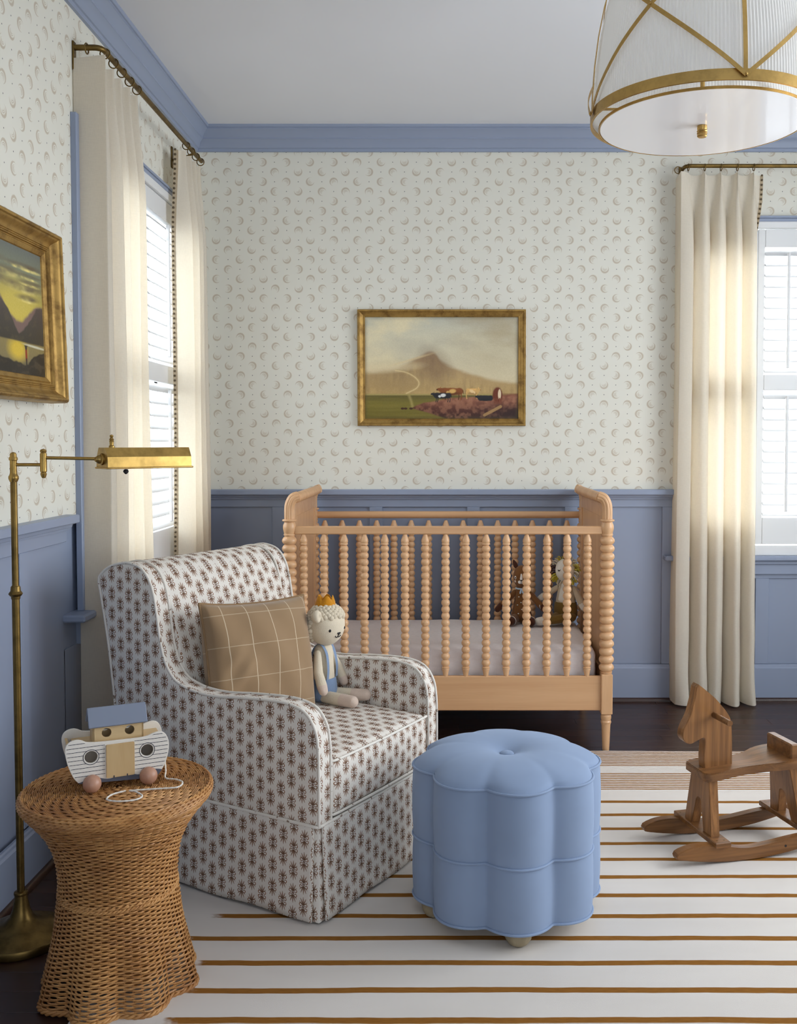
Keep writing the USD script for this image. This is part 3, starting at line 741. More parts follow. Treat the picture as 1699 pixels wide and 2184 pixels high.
def soft_box(w, d, h, r, n=26, puff=0.0, seed=0, wr=0.0):
    """A cushion: rounded box centred on its base, with a slight crown and creases."""
    m = trimesh.creation.box([1, 1, 1])
    while len(m.vertices) < n * n * 4: m = m.subdivide()
    v = np.array(m.vertices) * [w, d, h]
    hh = np.array([w, d, h]) / 2
    inner = np.clip(v, -(hh - r), hh - r)
    q = v - inner; L = np.linalg.norm(q, axis=1, keepdims=True)
    # move surface points to a rounded shell
    on = L[:, 0] > 1e-9
    v[on] = inner[on] + q[on] / L[on] * r
    if puff:
        fx, fy = np.cos(PI * np.clip(v[:, 0] / w, -.5, .5)), np.cos(PI * np.clip(v[:, 1] / d, -.5, .5))
        v[:, 2] += puff * np.sqrt(np.clip(fx * fy, 0, 1)) * np.where(v[:, 2] > 0, 1, 0)
        fz = np.cos(PI * np.clip(v[:, 2] / h, -.5, .5))
        v[:, 1] += np.sign(v[:, 1]) * puff * 0.5 * fx * fz * (np.abs(v[:, 1]) > d / 2 - r)
        v[:, 0] += np.sign(v[:, 0]) * puff * 0.5 * fy * fz * (np.abs(v[:, 0]) > w / 2 - r)
    if wr:
        import meshkit
        nn = meshkit.fbm(v * [7, 11, 26] + 50) - 0.5
        v += np.array(m.vertex_normals) * (np.asarray(nn).reshape(-1, 1)) * wr
    v[:, 2] += h / 2
    m.vertices = v
    return m
mt = thing('crib_mattress', 'white sheeted mattress inside the spindle crib', 'mattress', (CR[0], CR[1], 0.263))
obj('fitted_sheet', soft_box(1.255, 0.645, 0.172, 0.045, puff=0.006, wr=0.010), M['sheet'], mt, smooth=True)

# ================================================================ armchair
def chair_fabric(name='armchair_print'):
    """Brown palmettes on off-white: two fans, four scrolls and a dotted knot; flat print."""
    g = Gr(); px, py, _ = g.xyz(g.attr('pat'))
    CP, RP = 0.0362, 0.0606
    ca = px / CP; ic = g.floor(ca)
    par = g.mod(ic, 2.0)
    x = (ca - ic - 0.5) * (CP * 1000)
    rb = py / RP + par * 0.5; ir = g.floor(rb)
    y = (rb - ir - 0.5) * (RP * 1000)
    ax, ay = g.abs(x), g.abs(y)
    E = 0.28
    # scrolls
    dx, dy = ax - 9.3, ay - 5.9
    rr = g.hyp(dx, dy)
    th = g.atan2(dy, dx)
    ringw = 0.75 + 0.35 * g.cos(th)
    sc = g.max(g.abs(rr - 3.9) - ringw, -(0.9 + dy * 0.0 + g.max(dx * -1.0 - 0.5, dy - 0.2) - 0.9) * 0 - 50.0)
    gap = g.step(dx + dy * 1.2, -3.2, -2.4) 
    m = g.inside(sc, E) * g.max(gap, g.step(dy, -1.5, -2.5))
    curl = g.inside(g.hyp(ax - 7.2, ay - 3.6) - 1.25, E)
    limb = g.inside(g.abs(g.hyp(ax - 9.5, ay + 3.2) - 7.6) - 0.55, E) * g.step(ax, 8.2, 7.4) * g.step(ay, 3.4, 2.4) * 0.0
    neck = g.inside(g.max(g.abs(ax - 3.2 - ay * 0.28) - 0.6, ay - 5.0), E)
    m = g.max(m, g.max(curl, neck))
    m = g.max(m, g.inside(g.hyp(ax - 8.4, ay) - 0.75, E))
    # central knot with pale dots
    knot = g.inside(g.max(ax - 3.3, ay - 3.3), E)
    dots = g.inside(g.hyp(g.abs(ax - 1.6) - 0.0, ay - 1.7) - 0.75, E)
    dots = g.max(dots, g.inside(g.hyp(ax - 1.6, ay) - 0.6, E))
    m = g.max(m, knot * (1.0 - dots * 0.9))
    # fans: dense at the foot, parting into rays that end in small loops
    fy = ay - 3.6
    r = g.hyp(ax, fy); a = g.atan2(ax, fy)
    NRAY = 14.0
    ray = g.cos(a * NRAY)
    reach = 22.0 - a * a * 7.5
    q = r / reach
    wdt = g.step(q, 0.38, 1.02, -1.0, 0.42)
    fan = g.step(ray - wdt, -0.22, 0.22) * g.step(q, 0.86, 0.92, 1.0, 0.0) * g.step(a, 1.02, 1.12, 1.0, 0.0)
    k = a - g.floor(a * (NRAY / (2 * PI)) + 0.5) * (2 * PI / NRAY)
    tip = g.inside(g.abs(g.hyp(k * r, r - reach * 0.97) - 1.15) - 0.45, E) * g.step(a, 1.02, 1.1, 1.0, 0.0)
    dens = g.step(q, 0.1, 0.9, 1.0, 0.72)
    m = g.max(m, g.max(fan * dens, tip * 0.8))
    weave = g.noise(g.scale(g.attr('pat'), 1, 1, 1), 1500.0, 2.0)
    tone = g.noise(g.attr('pat'), 14.0, 2.0)
    base = g.mix(tone, srgb(232, 226, 218), srgb(224, 217, 208))
    br = g.mix(g.step(r, 3.0, 16.0), srgb(92, 52, 18), srgb(128, 80, 36))
    return g.principled(name, g.mix(m, base, br), 0.85, specular_ior_level=0.2, normal=g.bump(weave, 0.15, 0.0008))
M['print'] = chair_fabric()
M['print_plain'] = plain('armchair_piping', srgb(226, 219, 210), 0.85, specular_ior_level=0.2)

def piping_fabric():
    g = Gr(); n = g.noise(g.objc(), 55.0, 2.0, 0.6)
    return g.principled('armchair_piping_print', g.mix(g.step(n, 0.63, 0.68, 0.0, 0.8), srgb(230, 224, 215), srgb(110, 74, 44)), 0.85, specular_ior_level=0.2)
M['piping'] = piping_fabric()

def obj_print(name, mesh, parent, mat=None, shift=(0, 0, 0), **kw):
    """A mesh with the print laid on it from its three sides (each vertex normal stays smooth)."""
    m = tm(mesh).copy(); m.merge_vertices()
    vn = np.array(m.vertex_normals); v = np.array(m.vertices); f = np.array(m.faces)
    fn = np.abs(m.face_normals) * [1.0, 1.0, 1.0]; dom = fn.argmax(1)
    V_, N_, P_, F_ = [], [], [], []; base = 0
    for ax, (i, j) in enumerate(((1, 2), (0, 2), (0, 1))):
        ff = f[dom == ax]
        if not len(ff): continue
        ids, inv = np.unique(ff, return_inverse=True)
        V_.append(v[ids]); N_.append(vn[ids]); P_.append(v[ids][:, [i, j]] + np.array([shift[i], shift[j]]))
        F_.append(inv.reshape(-1, 3) + base); base += len(ids)
    path = obj(name, (np.vstack(V_), np.vstack(F_)), mat or M['print'], parent, smooth=True, pat=np.vstack(P_), **kw)
    pm = UsdGeom.Mesh(stage.GetPrimAtPath(path))
    pm.CreateNormalsAttr(Vt.Vec3fArray.FromNumpy(np.vstack(N_).astype(np.float32))); pm.SetNormalsInterpolation('vertex')
    return path

CW = 0.632
A0, CROT = (-0.345, 2.528, 0.0), math.radians(60.5)
chair = thing('armchair', 'small wingback armchair in brown palmette print on the striped rug', 'armchair', A0, CROT)
SIDE = [(0.0, 0.268), (0.0, 0.43), (0.003, 0.49), (0.012, 0.532), (0.04, 0.571), (0.085, 0.588), (0.15, 0.592), (0.257, 0.586), (0.36, 0.577), (0.43, 0.579), (0.48, 0.588), (0.525, 0.607), (0.558, 0.648), (0.577, 0.70), (0.59, 0.77), (0.602, 0.835),
        (0.62, 0.885), (0.652, 0.921), (0.695, 0.935), (0.735, 0.935), (0.79, 0.920), (0.828, 0.895), (0.838, 0.875), (0.826, 0.82), (0.80, 0.69), (0.78, 0.55), (0.765, 0.42), (0.758, 0.268)]
def outline(pts, corner=()):
    """closed outline: spline except at the two bottom corners (first and last point)."""
    top = spline(pts, 150)
    bot = np.linspace(top[-1], top[0], 26)[1:-1]
    return np.vstack([top, bot])
SO = outline(SIDE)
def soft_slab(out, w0, w1, r, steps=5):
    """A board standing in the (s, z) plane between w0 and w1, its rim rounded by r."""
    P = Polygon(out); n = len(out)
    t = np.roll(out, -1, 0) - np.roll(out, 1, 0); t /= np.linalg.norm(t, axis=1, keepdims=True)
    nrm = np.stack([t[:, 1], -t[:, 0]], 1)
    if P.exterior.is_ccw is False: nrm = -nrm
    rings = []
    for k in range(steps):
        a = (1 - k / (steps - 1)) * PI / 2
        rings.append((w0 + r - r * math.sin(a), r * (1 - math.cos(a))))
    rings += [(w1 - (w - w0), o) for w, o in rings[::-1]]
    V_ = [np.column_stack([np.full(n, w), out - nrm * o]) for w, o in rings]
    m = grid_mesh(np.array(V_), closed_v=True)
    caps = []
    for k in (0, -1):
        q = V_[k][:, 1:]
        pv, pf = trimesh.creation.triangulate_polygon(Polygon(q), engine='earcut')
        caps.append(trimesh.Trimesh(np.column_stack([np.full(len(pv), V_[k][0, 0]), pv]), pf, process=False))
    r_ = trimesh.util.concatenate([m] + caps); r_.merge_vertices(digits_vertex=6)
    trimesh.repair.fix_normals(r_)
    return r_
AT = 0.060
for w0, w1 in ((0.0, AT), (CW - AT, CW)):
    a = numbered(chair, 'wing_arm'); UsdGeom.Xform.Define(stage, a)
    obj_print('upholstery', soft_slab(SO, w0, w1, 0.012), a, shift=(0.012, 0.0, 0.01))
    rimc = SO[:141]
    for w in (w0 + 0.0035, w1 - 0.0035):
        obj('piping', tube(np.column_stack([np.full(len(rimc), w), rimc]), 0.0042, 8), M['piping'], a, smooth=60)
seat_w = CW - 2 * AT
seat = numbered(chair, 'seat_cushion'); UsdGeom.Xform.Define(stage, seat)
sc = soft_box(seat_w - 0.002, 0.56, 0.158, 0.022, puff=0.012)
sc = xf(sc, (CW / 2, 0.277, 0.277))
v = np.array(sc.vertices); v[:, 2] += np.where(v[:, 2] > 0.36, 0.012 * np.clip(v[:, 1] / 0.5, 0, 1), 0); sc.vertices = v
obj_print('upholstery', sc, seat, shift=(0.006, 0.02, 0.02))
fr = [(AT + 0.004, 0.010), (AT + 0.004, 0.001), (AT + 0.03, -0.002), (CW / 2, -0.007), (CW - AT - 0.03, -0.002), (CW - AT - 0.004, 0.001), (CW - AT - 0.004, 0.010)]
frs = resample(fr, 40)
obj('piping', tube(np.column_stack([frs, np.full(40, 0.431)]), 0.0040, 8), M['piping'], seat, smooth=60)
obj('piping', tube(np.column_stack([frs, np.full(40, 0.283)]), 0.0040, 8), M['piping'], seat, smooth=60)
back = numbered(chair, 'back_rest'); UsdGeom.Xform.Define(stage, back)
BK = [(0.47, 0.275), (0.475, 0.40), (0.497, 0.50), (0.53, 0.60), (0.560, 0.70), (0.588, 0.80), (0.618, 0.875), (0.655, 0.918), (0.70, 0.936), (0.745, 0.934), (0.79, 0.916), (0.822, 0.885), (0.825, 0.84), (0.80, 0.70), (0.78, 0.56), (0.765, 0.42), (0.76, 0.275)]
obj_print('upholstery', soft_slab(outline(BK), AT - 0.002, CW - AT + 0.002, 0.006), back, shift=(0.006, 0.02, 0.004))
# skirt: four hanging panels, a kick pleat at each front corner
skp = numbered(chair, 'skirt'); UsdGeom.Xform.Define(stage, skp)
def skirt_panel(p, q, z0, z1, wob, seed, gap0=0.0, gap1=0.0):
    p, q = np.array(p, float), np.array(q, float); L = np.linalg.norm(q - p); d = (q - p) / L; nrm = np.array([d[1], -d[0]])
    n, k = 60, 14
    u = np.linspace(gap0, L - gap1, n); h = np.linspace(0, 1, k)
    G = np.zeros((n, k, 3))
    for j, t in enumerate(h):
        off = 0.004 + 0.010 * t + wob * t * np.sin(u * 17 + seed)
        G[:, j, :2] = p + np.outer(u, d) + np.outer(off, nrm); G[:, j, 2] = z1 + (z0 - z1) * t + 0.0015 * np.sin(u * 25 + seed) * t
    front = grid_mesh(G); G2 = G.copy(); G2[:, :, :2] -= nrm * 0.005
    rimG = np.stack([np.vstack([G[:, -1], G[-1, ::-1], G[::-1, 0], G[0]]), np.vstack([G2[:, -1], G2[-1, ::-1], G2[::-1, 0], G2[0]])], 1)
    m = trimesh.util.concatenate([front, grid_mesh(G2, flip=True), grid_mesh(rimG)])
    m.merge_vertices(); trimesh.repair.fix_normals(m)
    return m
SK1, SK0 = 0.268, 0.014
obj_print('panel', skirt_panel((0, 0.76), (0, 0), SK0, SK1, 0.002, 1, 0, 0.014), skp, shift=(0, 0.012, 0.01))
obj_print('panel', skirt_panel((0, 0), (CW, 0), SK0, SK1, 0.002, 2, 0.014, 0.014), skp, shift=(0.012, 0, 0.01))
obj_print('panel', skirt_panel((CW, 0), (CW, 0.76), SK0, SK1, 0.002, 4, 0.014, 0), skp)
obj_print('panel', skirt_panel((CW, 0.76), (0, 0.76), SK0, SK1, 0.002, 5), skp)
for cx, sx in ((0.0, 1), (CW, -1)):
    pl = [(cx + sx * 0.03, 0.004), (cx + sx * 0.004, 0.004), (cx + sx * 0.004, 0.03)]
    G = np.zeros((3, 2, 3))
    for i, (a, b) in enumerate(pl): G[i, 0] = (a, b, SK1 - 0.004); G[i, 1] = (a - sx * 0.006, b - 0.006, SK0 - 0.002)
    obj_print('kick_pleat', grid_mesh(G, flip=(sx > 0)), skp)
loop = resample([(0, 0.76), (0, 0.004), (0.002, 0.0), (CW - 0.002, 0), (CW, 0.004), (CW, 0.76)], 160)
obj('piping', tube(np.column_stack([loop + 0, np.full(160, SK1 + 0.002)]), 0.005, 8), M['piping'], skp, smooth=60)
obj('base', box(0.015, CW - 0.015, 0.02, 0.745, 0.10, 0.29, 0.004), M['print_plain'], chair)
for a, b in ((0.06, 0.07), (CW - 0.06, 0.07), (0.06, 0.70), (CW - 0.06, 0.70)):
    obj('foot', xf(lathe([(0, 0), (0.02, 0), (0.024, 0.1), (0, 0.1)], 16), (a, b, RUGZ if b < 0.3 else 0.0)), M['walnut_z'], chair)
chair_world = lambda w, s, z: (A0[0] + w * math.cos(CROT) - s * math.sin(CROT), A0[1] + w * math.sin(CROT) + s * math.cos(CROT), z)
# ================================================================ pillow on the armchair
def plaid():
    g = Gr(); px, py, _ = g.xyz(g.attr('pat'))
    def line(a, p, w): return g.step(g.abs(g.fract(a / p + 0.5) - 0.5) * p, w * 0.5, w, 1.0, 0.0)
    wob = (g.noise(g.attr('pat'), 12.0, 2.0) - 0.5) * 0.004
    l1 = line(px + wob - 0.018, 0.078, 0.0017) * 0.75
    l2 = line(py + wob - 0.05, 0.095, 0.0015) * 0.45
    fz = g.noise(g.attr('pat'), 900.0, 2.0, 0.7)
    base = g.mix(fz * 0.6 + g.noise(g.attr('pat'), 9.0, 2.0) * 0.4, srgb(166, 138, 106), srgb(138, 112, 84))
    return g.principled('brown_wool_plaid', g.mix(g.max(l1, l2), base, srgb(214, 196, 168)), 0.95, specular_ior_level=0.1, sheen_weight=0.25, sheen_roughness=0.5, normal=g.bump(fz, 0.2, 0.001))
M['plaid'] = plaid()
M['plaid_cord'] = plain('brown_wool_cord', srgb(146, 118, 88), 0.95, specular_ior_level=0.1)
def pillow_mesh(w, h, t, n=44):
    u = np.linspace(-1, 1, n); U, Vv = np.meshgrid(u, u, indexing='ij')
    ex = 1 - 0.07 * (1 - np.abs(U) ** 2.2) * (np.abs(Vv) ** 6)     # sides draw in between the corners
    ey = 1 - 0.07 * (1 - np.abs(Vv) ** 2.2) * (np.abs(U) ** 6)
    x = U * w / 2 * ey; y = Vv * h / 2 * ex
    fat = t / 2 * (np.clip((1 - U ** 2), 0, 1) ** 0.42) * (np.clip((1 - Vv ** 2), 0, 1) ** 0.42)
    rip = 0.004 * np.sin(9 * U + 5 * Vv) * fat / t * 2 + 0.006 * np.exp(-((U + 0.55) / 0.2) ** 2 - ((Vv + 0.1) / 0.35) ** 2) * np.sin(14 * (U - Vv))
    f = np.stack([x, y, fat + rip], -1); b = np.stack([x, y, -fat], -1)
    e = np.vstack([f[:, 0], f[-1, 1:], f[-2::-1, -1], f[0, -2:0:-1]])
    return f, b, e
f, b, e = pillow_mesh(0.385, 0.375, 0.19)
for q in (f, b): q[..., 2] += 0.035 * np.clip(-q[..., 0] / 0.19 - 0.35, 0, 1) ** 1.5
e[:, 2] += 0.035 * np.clip(-e[:, 0] / 0.19 - 0.35, 0, 1) ** 1.5
pc = np.array(chair_world(0.250, 0.420, 0.626))
pl = thing('throw_pillow', 'brown windowpane plaid pillow leaning in the armchair', 'pillow', pc)
# pillow axes: x along its width, y up its height, z out of its face
yaw, lean = math.radians(17), math.radians(13)
ewv = np.array([math.cos(CROT), math.sin(CROT), 0]); edv = np.array([-math.sin(CROT), math.cos(CROT), 0])
px_ = ewv * math.cos(yaw) - edv * math.sin(yaw)
nz_ = -edv * math.cos(yaw) - ewv * math.sin(yaw)
nz_ = nz_ * math.cos(lean) + np.array([0, 0, 1]) * math.sin(lean)
py_ = np.cross(nz_, px_); py_ /= np.linalg.norm(py_)
roll = math.radians(-2)
px2, py2 = px_ * math.cos(roll) + py_ * math.sin(roll), -px_ * math.sin(roll) + py_ * math.cos(roll)
R3 = np.stack([px2, py2, nz_], 1)
tr = lambda a: a @ R3.T
front, backm = grid_mesh(tr(f)), grid_mesh(tr(b), flip=True)
if (front.face_normals @ nz_).mean() < 0: front.invert()
if (backm.face_normals @ nz_).mean() > 0: backm.invert()
n2 = f.reshape(-1, 3)[:, :2]
pat = np.vstack([n2, n2 + [0.02, 0.01]])
obj('cover', trimesh.util.concatenate([front, backm]), M['plaid'], pl, smooth=True, pat=pat)
obj('corded_edge', tube(tr(e), 0.0042, 8, closed=True), M['plaid_cord'], pl, smooth=60)

# ================================================================ knitted toys
def knit(name, col, scale=420.0, strength=0.35, dark=0.86):
    g = Gr(); x, y, z = g.xyz(g.objc())
    n = g.noise(g.scale(g.objc(), 1.0, 1.0, 0.55), scale, 2.0, 0.6)
    return g.principled(name, g.mix(n, tuple(c * dark for c in col), col), 0.95, specular_ior_level=0.1, sheen_weight=0.2, normal=g.bump(n, strength, 0.002))
M['knit_cream'] = knit('cream_knit', srgb(226, 212, 188))
M['knit_pink'] = knit('pale_pink_knit', srgb(222, 200, 184))
M['knit_blue'] = knit('blue_knit', srgb(132, 152, 182), 380.0)
M['knit_gold'] = knit('golden_knit', srgb(206, 138, 34))
M['knit_wool'] = knit('bobbly_cream_wool', srgb(222, 208, 184), 300.0)
M['knit_brown'] = knit('brown_knit', srgb(126, 84, 48))
M['knit_dark'] = knit('dark_brown_knit', srgb(84, 50, 36))
M['knit_olive'] = knit('olive_brown_knit', srgb(124, 96, 46))
M['knit_white'] = knit('white_knit', srgb(236, 228, 214))
M['knit_tan'] = knit('tan_knit', srgb(206, 188, 160))
M['thread'] = plain('black_thread', srgb(26, 24, 26), 0.7)
M['thread_white'] = plain('white_thread', srgb(240, 236, 228), 0.8)
M['ribbon'] = plain('pale_blue_yarn', srgb(186, 208, 226), 0.85)
M['yarn_yellow'] = knit('yellow_yarn', srgb(214, 196, 70), 300.0)
M['yarn_cream'] = knit('cream_yarn', srgb(234, 222, 196), 300.0)
M['yarn_brown'] = knit('dark_brown_yarn', srgb(78, 50, 42), 300.0)

def on_ellipsoid(c, r, az, el, lift=1.0):
    """Point of an ellipsoid: az 0 = +x, el up."""
    c, r = np.array(c), np.broadcast_to(np.array(r, float), (3,))
    d = np.array([math.cos(el) * math.cos(az), math.cos(el) * math.sin(az), math.sin(el)])
    return c + r * d * lift
def stitch_line(pts, r, n=14):
    return tube(spline(pts, n), r, 6)

# lamb: sits on the seat, legs out over the cushion; local +x is the way it faces
sheep_at = chair_world(0.492, 0.352, 0.450)
sheep = thing('stuffed_lamb', 'knitted cream lamb in blue dungarees with golden crown on the armchair', 'stuffed toy', sheep_at, CROT - PI / 2 + math.radians(8))
body = blob([((0, 0, 0.042), (0.043, 0.046, 0.042), (0.0, 0, 0.085), (0.037, 0.041, 0.034)), ((0.0, 0, 0.085), (0.037, 0.041, 0.034), (0.002, 0, 0.172), (0.029, 0.034, 0.024))], 0.006, 10)
obj('body', body, M['knit_cream'], sheep, smooth=True)
HCn, HR = (0.012, 0.0, 0.252), (0.060, 0.066, 0.067)
head = trimesh.creation.icosphere(4, 1.0); v = np.array(head.vertices)
v[:, 2] = np.sign(v[:, 2]) * np.abs(v[:, 2]) ** 0.92
w = 1 + 0.06 * np.clip(v[:, 2], 0, 1) - 0.10 * np.clip(-v[:, 2], 0, 1) ** 2
v[:, 0] *= w; v[:, 1] *= w
head.vertices = v * HR + HCn
hd = obj('head', head, M['knit_cream'], sheep, smooth=True)
AZ0 = -0.26
eyes = [ball(on_ellipsoid(HCn, HR, s * 0.56 + AZ0, -0.12, 0.985), (0.0042, 0.0042, 0.0052), 2) for s in (-1, 1)]
for k in eyes: obj('eye', k, M['thread'], sheep, smooth=True)
f_ = lambda az, el: on_ellipsoid(HCn, HR, az + AZ0, el, 1.012)
nose = [tube([f_(-0.10, -0.30), f_(-0.055, -0.275), f_(0.0, -0.36)], 0.0026, 6), tube([f_(0.10, -0.30), f_(0.055, -0.275), f_(0.0, -0.36)], 0.0026, 6), ball(f_(0, -0.325), 0.0038, 1), stitch_line([f_(0, -0.36), f_(0, -0.46)], 0.0014, 4)]
obj('nose', nose, M['thread'], sheep, smooth=True)
obj('mouth', [stitch_line([f_(0, -0.45), f_(s * 0.08, -0.52), f_(s * 0.17, -0.48), f_(s * 0.20, -0.42)], 0.0014, 10) for s in (-1, 1)], M['thread'], sheep, smooth=True)
# woolly cap: bobbles over the top and back of the head
rs = np.random.RandomState(5); bob = []
for k in range(430):
    t = (k + 0.5) / 430; el = math.asin(1 - 2 * t); az = k * 2.399963
    az = (az + PI) % (2 * PI) - PI; azf = az + AZ0
    face = abs(az) < 1.5 and el < 0.44
    low = el < -0.75
    if face or low: continue
    p = on_ellipsoid(HCn, HR, azf, el, 1.02)
    if 1.5 <= abs(az) < 1.75 and el < 0.44 - (abs(az) - 1.5) * 3: continue
    bob.append(ball(p, 0.0088 + 0.0012 * rs.rand(), 1))
obj('wool_cap', bob, M['knit_wool'], sheep, smooth=True, kind='stuff')
for s in (-1, 1):
    c = np.array([0.0 - s * 0.02, s * 0.074, 0.286 if s > 0 else 0.292])
    er = ball((0, 0, 0), (0.016, 0.019, 0.021), 3); vv = np.array(er.vertices)
    vv[:, 0] -= 0.010 * np.exp(-((vv[:, 1] / 0.009) ** 2 + (vv[:, 2] / 0.012) ** 2)) * (vv[:, 0] > 0); er.vertices = vv
    obj('ear', xf(er, c, (0.35 * -s, 0, 0)), M['knit_wool'], sheep, smooth=True)
# crown: a ring with five soft points
n = 60; th = np.arange(n) / n * 2 * PI
hgt = 0.020 + 0.014 * np.abs(np.sin(2.5 * th + 0.4)) ** 1.2
zc = HCn[2] + HR[2] - 0.003
cg = np.stack([np.stack([HCn[0] - 0.004 + r * np.cos(th), 0.002 + r * np.sin(th), zc + z + 0 * th], -1) for r, z in ((0.031, -0.006), (0.0345, -0.003), (0.0330, hgt * 0.35), (0.029, hgt * 0.7), (0.0255, hgt), (0.0235, hgt), (0.0245, hgt * 0.6), (0.026, 0.002))], 1)
obj('crown', grid_mesh(cg, closed_u=True), M['knit_gold'], sheep, smooth=True)
# dungarees
def ring_shell(prof, n=48, sq=0.0):
    th = np.arange(n) / n * 2 * PI
    return grid_mesh(np.stack([np.stack([c + rx * np.cos(th), ry * np.sin(th), np.full(n, z)], -1) for c, rx, ry, z in prof], 1), closed_u=True)
du = ring_shell([(0, 0.012, 0.014, 0.0015), (0, 0.032, 0.036, 0.006), (0, 0.043, 0.047, 0.02), (0, 0.0462, 0.0492, 0.04), (0.0, 0.0445, 0.0475, 0.06), (0.0, 0.0415, 0.0455, 0.078), (0.0, 0.0395, 0.0435, 0.080)])
dg = numbered(sheep, 'dungarees'); UsdGeom.Xform.Define(stage, dg)
obj('shorts', du, M['knit_blue'], dg, smooth=True)
for s in (-1, 1):
    bp = spline([(0.034, s * 0.030, 0.078), (0.036, s * 0.029, 0.12), (0.028, s * 0.026, 0.165), (0.012, s * 0.026, 0.190), (-0.012, s * 0.024, 0.188), (-0.030, s * 0.022, 0.15), (-0.041, s * 0.02, 0.08)], 40)
    side = np.tile([0, 0.0075, 0], (40, 1))
    obj('brace', grid_mesh(np.stack([bp - side, bp + [0.001, 0, 0.0015], bp + side], 1), flip=False), M['knit_blue'], dg, smooth=True)
for s in (-1, 1):
    sh = np.array([0.002, s * 0.037, 0.165])
    el = np.array([0.018, s * 0.064, 0.108]); ha = np.array([0.036, s * 0.069, 0.062])
    am = numbered(sheep, 'arm'); UsdGeom.Xform.Define(stage, am)
    obj('sleeve', blob([(sh, 0.011, el, 0.0155), (el, 0.0155, ha + (el - ha) * 0.15, 0.017)], 0.005, 6), M['knit_cream'], am, smooth=True)
    obj('hand', blob([(ha + (el - ha) * 0.12, 0.0172, ha + (ha - el) * 0.2, 0.0150)], 0.005, 4), M['knit_pink'], am, smooth=True, label='pale pink hand')
for s in (-1, 1):
    hip = np.array([0.022, s * 0.025, 0.022]); kn = np.array([0.086, s * 0.037 , 0.0205]); ft = np.array([0.132, s * (0.046), 0.0215])
    lg = numbered(sheep, 'leg'); UsdGeom.Xform.Define(stage, lg)
    obj('trouser_leg', blob([(hip, 0.020, kn, 0.0205)], 0.005, 4), M['knit_cream'], lg, smooth=True)
    obj('foot', blob([(kn + (ft - kn) * 0.1, 0.0208, ft, 0.0190)], 0.005, 4), M['knit_pink'], lg, smooth=True, label='pale pink foot')

# toys in the crib, facing the room (local +x = facing)
MZ = 0.441
fawn = thing('stuffed_fawn', 'brown knitted fawn with white spots sitting in the crib', 'stuffed toy', (0.352, 4.545, MZ), -PI / 2 - 0.12)
def limb(p, q, r0, r1): return blob([(p, r0, q, r1)], 0.006, 4, 16)
obj('body', blob([((0, 0, 0.04), (0.040, 0.048, 0.040), (0, 0, 0.10), (0.030, 0.036, 0.03)), ((0, 0, 0.10), (0.030, 0.036, 0.03), (0.002, 0, 0.165), (0.022, 0.026, 0.02))], 0.006, 8), M['knit_brown'], fawn, smooth=True)
fh, fr_ = (0.010, 0.0, 0.222), (0.040, 0.040, 0.054)
obj('head', ball(fh, fr_, 3), M['knit_brown'], fawn, smooth=True)
for s in (-1, 1):
    ep = spline([(0, s * 0.024, 0.262), (0.0, s * 0.034, 0.285), (-0.004, s * 0.040, 0.300)], 10)
    obj('ear', tube(ep, np.array([0.006, 0.009, 0.011, 0.0115, 0.011, 0.010, 0.0085, 0.007, 0.005, 0.002]), 10), M['knit_dark'], fawn, smooth=True, label='dark brown ear')
    a = numbered(fawn, 'arm'); UsdGeom.Xform.Define(stage, a)
    p, q = np.array([0.0, s * 0.032, 0.145]), np.array([0.030, s * 0.092, 0.088])
    obj('sleeve', limb(p, q, 0.013, 0.0165), M['knit_brown'], a, smooth=True)
    obj('hoof', limb(q + (q - p) * 0.06, q + (q - p) * 0.34, 0.0168, 0.014), M['knit_dark'], a, smooth=True, label='dark brown hoof')
    obj('cuff', xf(torus(0.0165, 0.0016, 18, 6), q + (q - p) * 0.04, (0, 1.35, math.atan2(q[1] - p[1], q[0] - p[0]))), M['thread_white'], a, smooth=True)
    l = numbered(fawn, 'leg'); UsdGeom.Xform.Define(stage, l)
    p, q = np.array([0.025, s * 0.030, 0.026]), np.array([0.088, s * 0.044, 0.024])
    obj('trouser_leg', limb(p, q, 0.022, 0.0225), M['knit_brown'], l, smooth=True)
    obj('hoof', limb(q + (q - p) * 0.05, q + (q - p) * 0.22, 0.0228, 0.021), M['knit_dark'], l, smooth=True, label='dark brown hoof')
    obj('cuff', xf(torus(0.0225, 0.0016, 20, 6), q + (q - p) * 0.03, (0, PI / 2, math.atan2(q[1] - p[1], q[0] - p[0]))), M['thread_white'], l, smooth=True)
    obj('eye', [ball(on_ellipsoid(fh, fr_, s * 0.75, -0.02, 1.0), (0.003, 0.006, 0.008), 2)], M['thread_white'], fawn, smooth=True)
    obj('pupil', [ball(on_ellipsoid(fh, fr_, s * 0.74, -0.03, 1.06), (0.002, 0.003, 0.0045), 1)], M['thread'], fawn, smooth=True)
    obj('cheek', [ball(on_ellipsoid(fh, fr_, s * 0.85, -0.36, 0.985), (0.004, 0.006, 0.0065), 2)], M['knit_pink'], fawn, smooth=True)
ff = lambda az, el, l=1.0: on_ellipsoid(fh, fr_, az, el, l)
obj('blaze', [blob([(ff(0, 0.30, 0.97), 0.0035, ff(0, -0.12, 0.97), 0.007)], 0.004, 2, 14), blob([(ff(-0.22, -0.42, 0.97), 0.0085, ff(0.22, -0.42, 0.97), 0.0085)], 0.004, 2, 14)], M['thread_white'], fawn, smooth=True, label='white muzzle blaze')
obj('nose', [ball(ff(0, -0.20, 1.17), (0.003, 0.0045, 0.003), 1), tube([ff(0, -0.2, 1.17), ff(0, -0.42, 1.22)], 0.001, 5)], M['thread'], fawn, smooth=True)
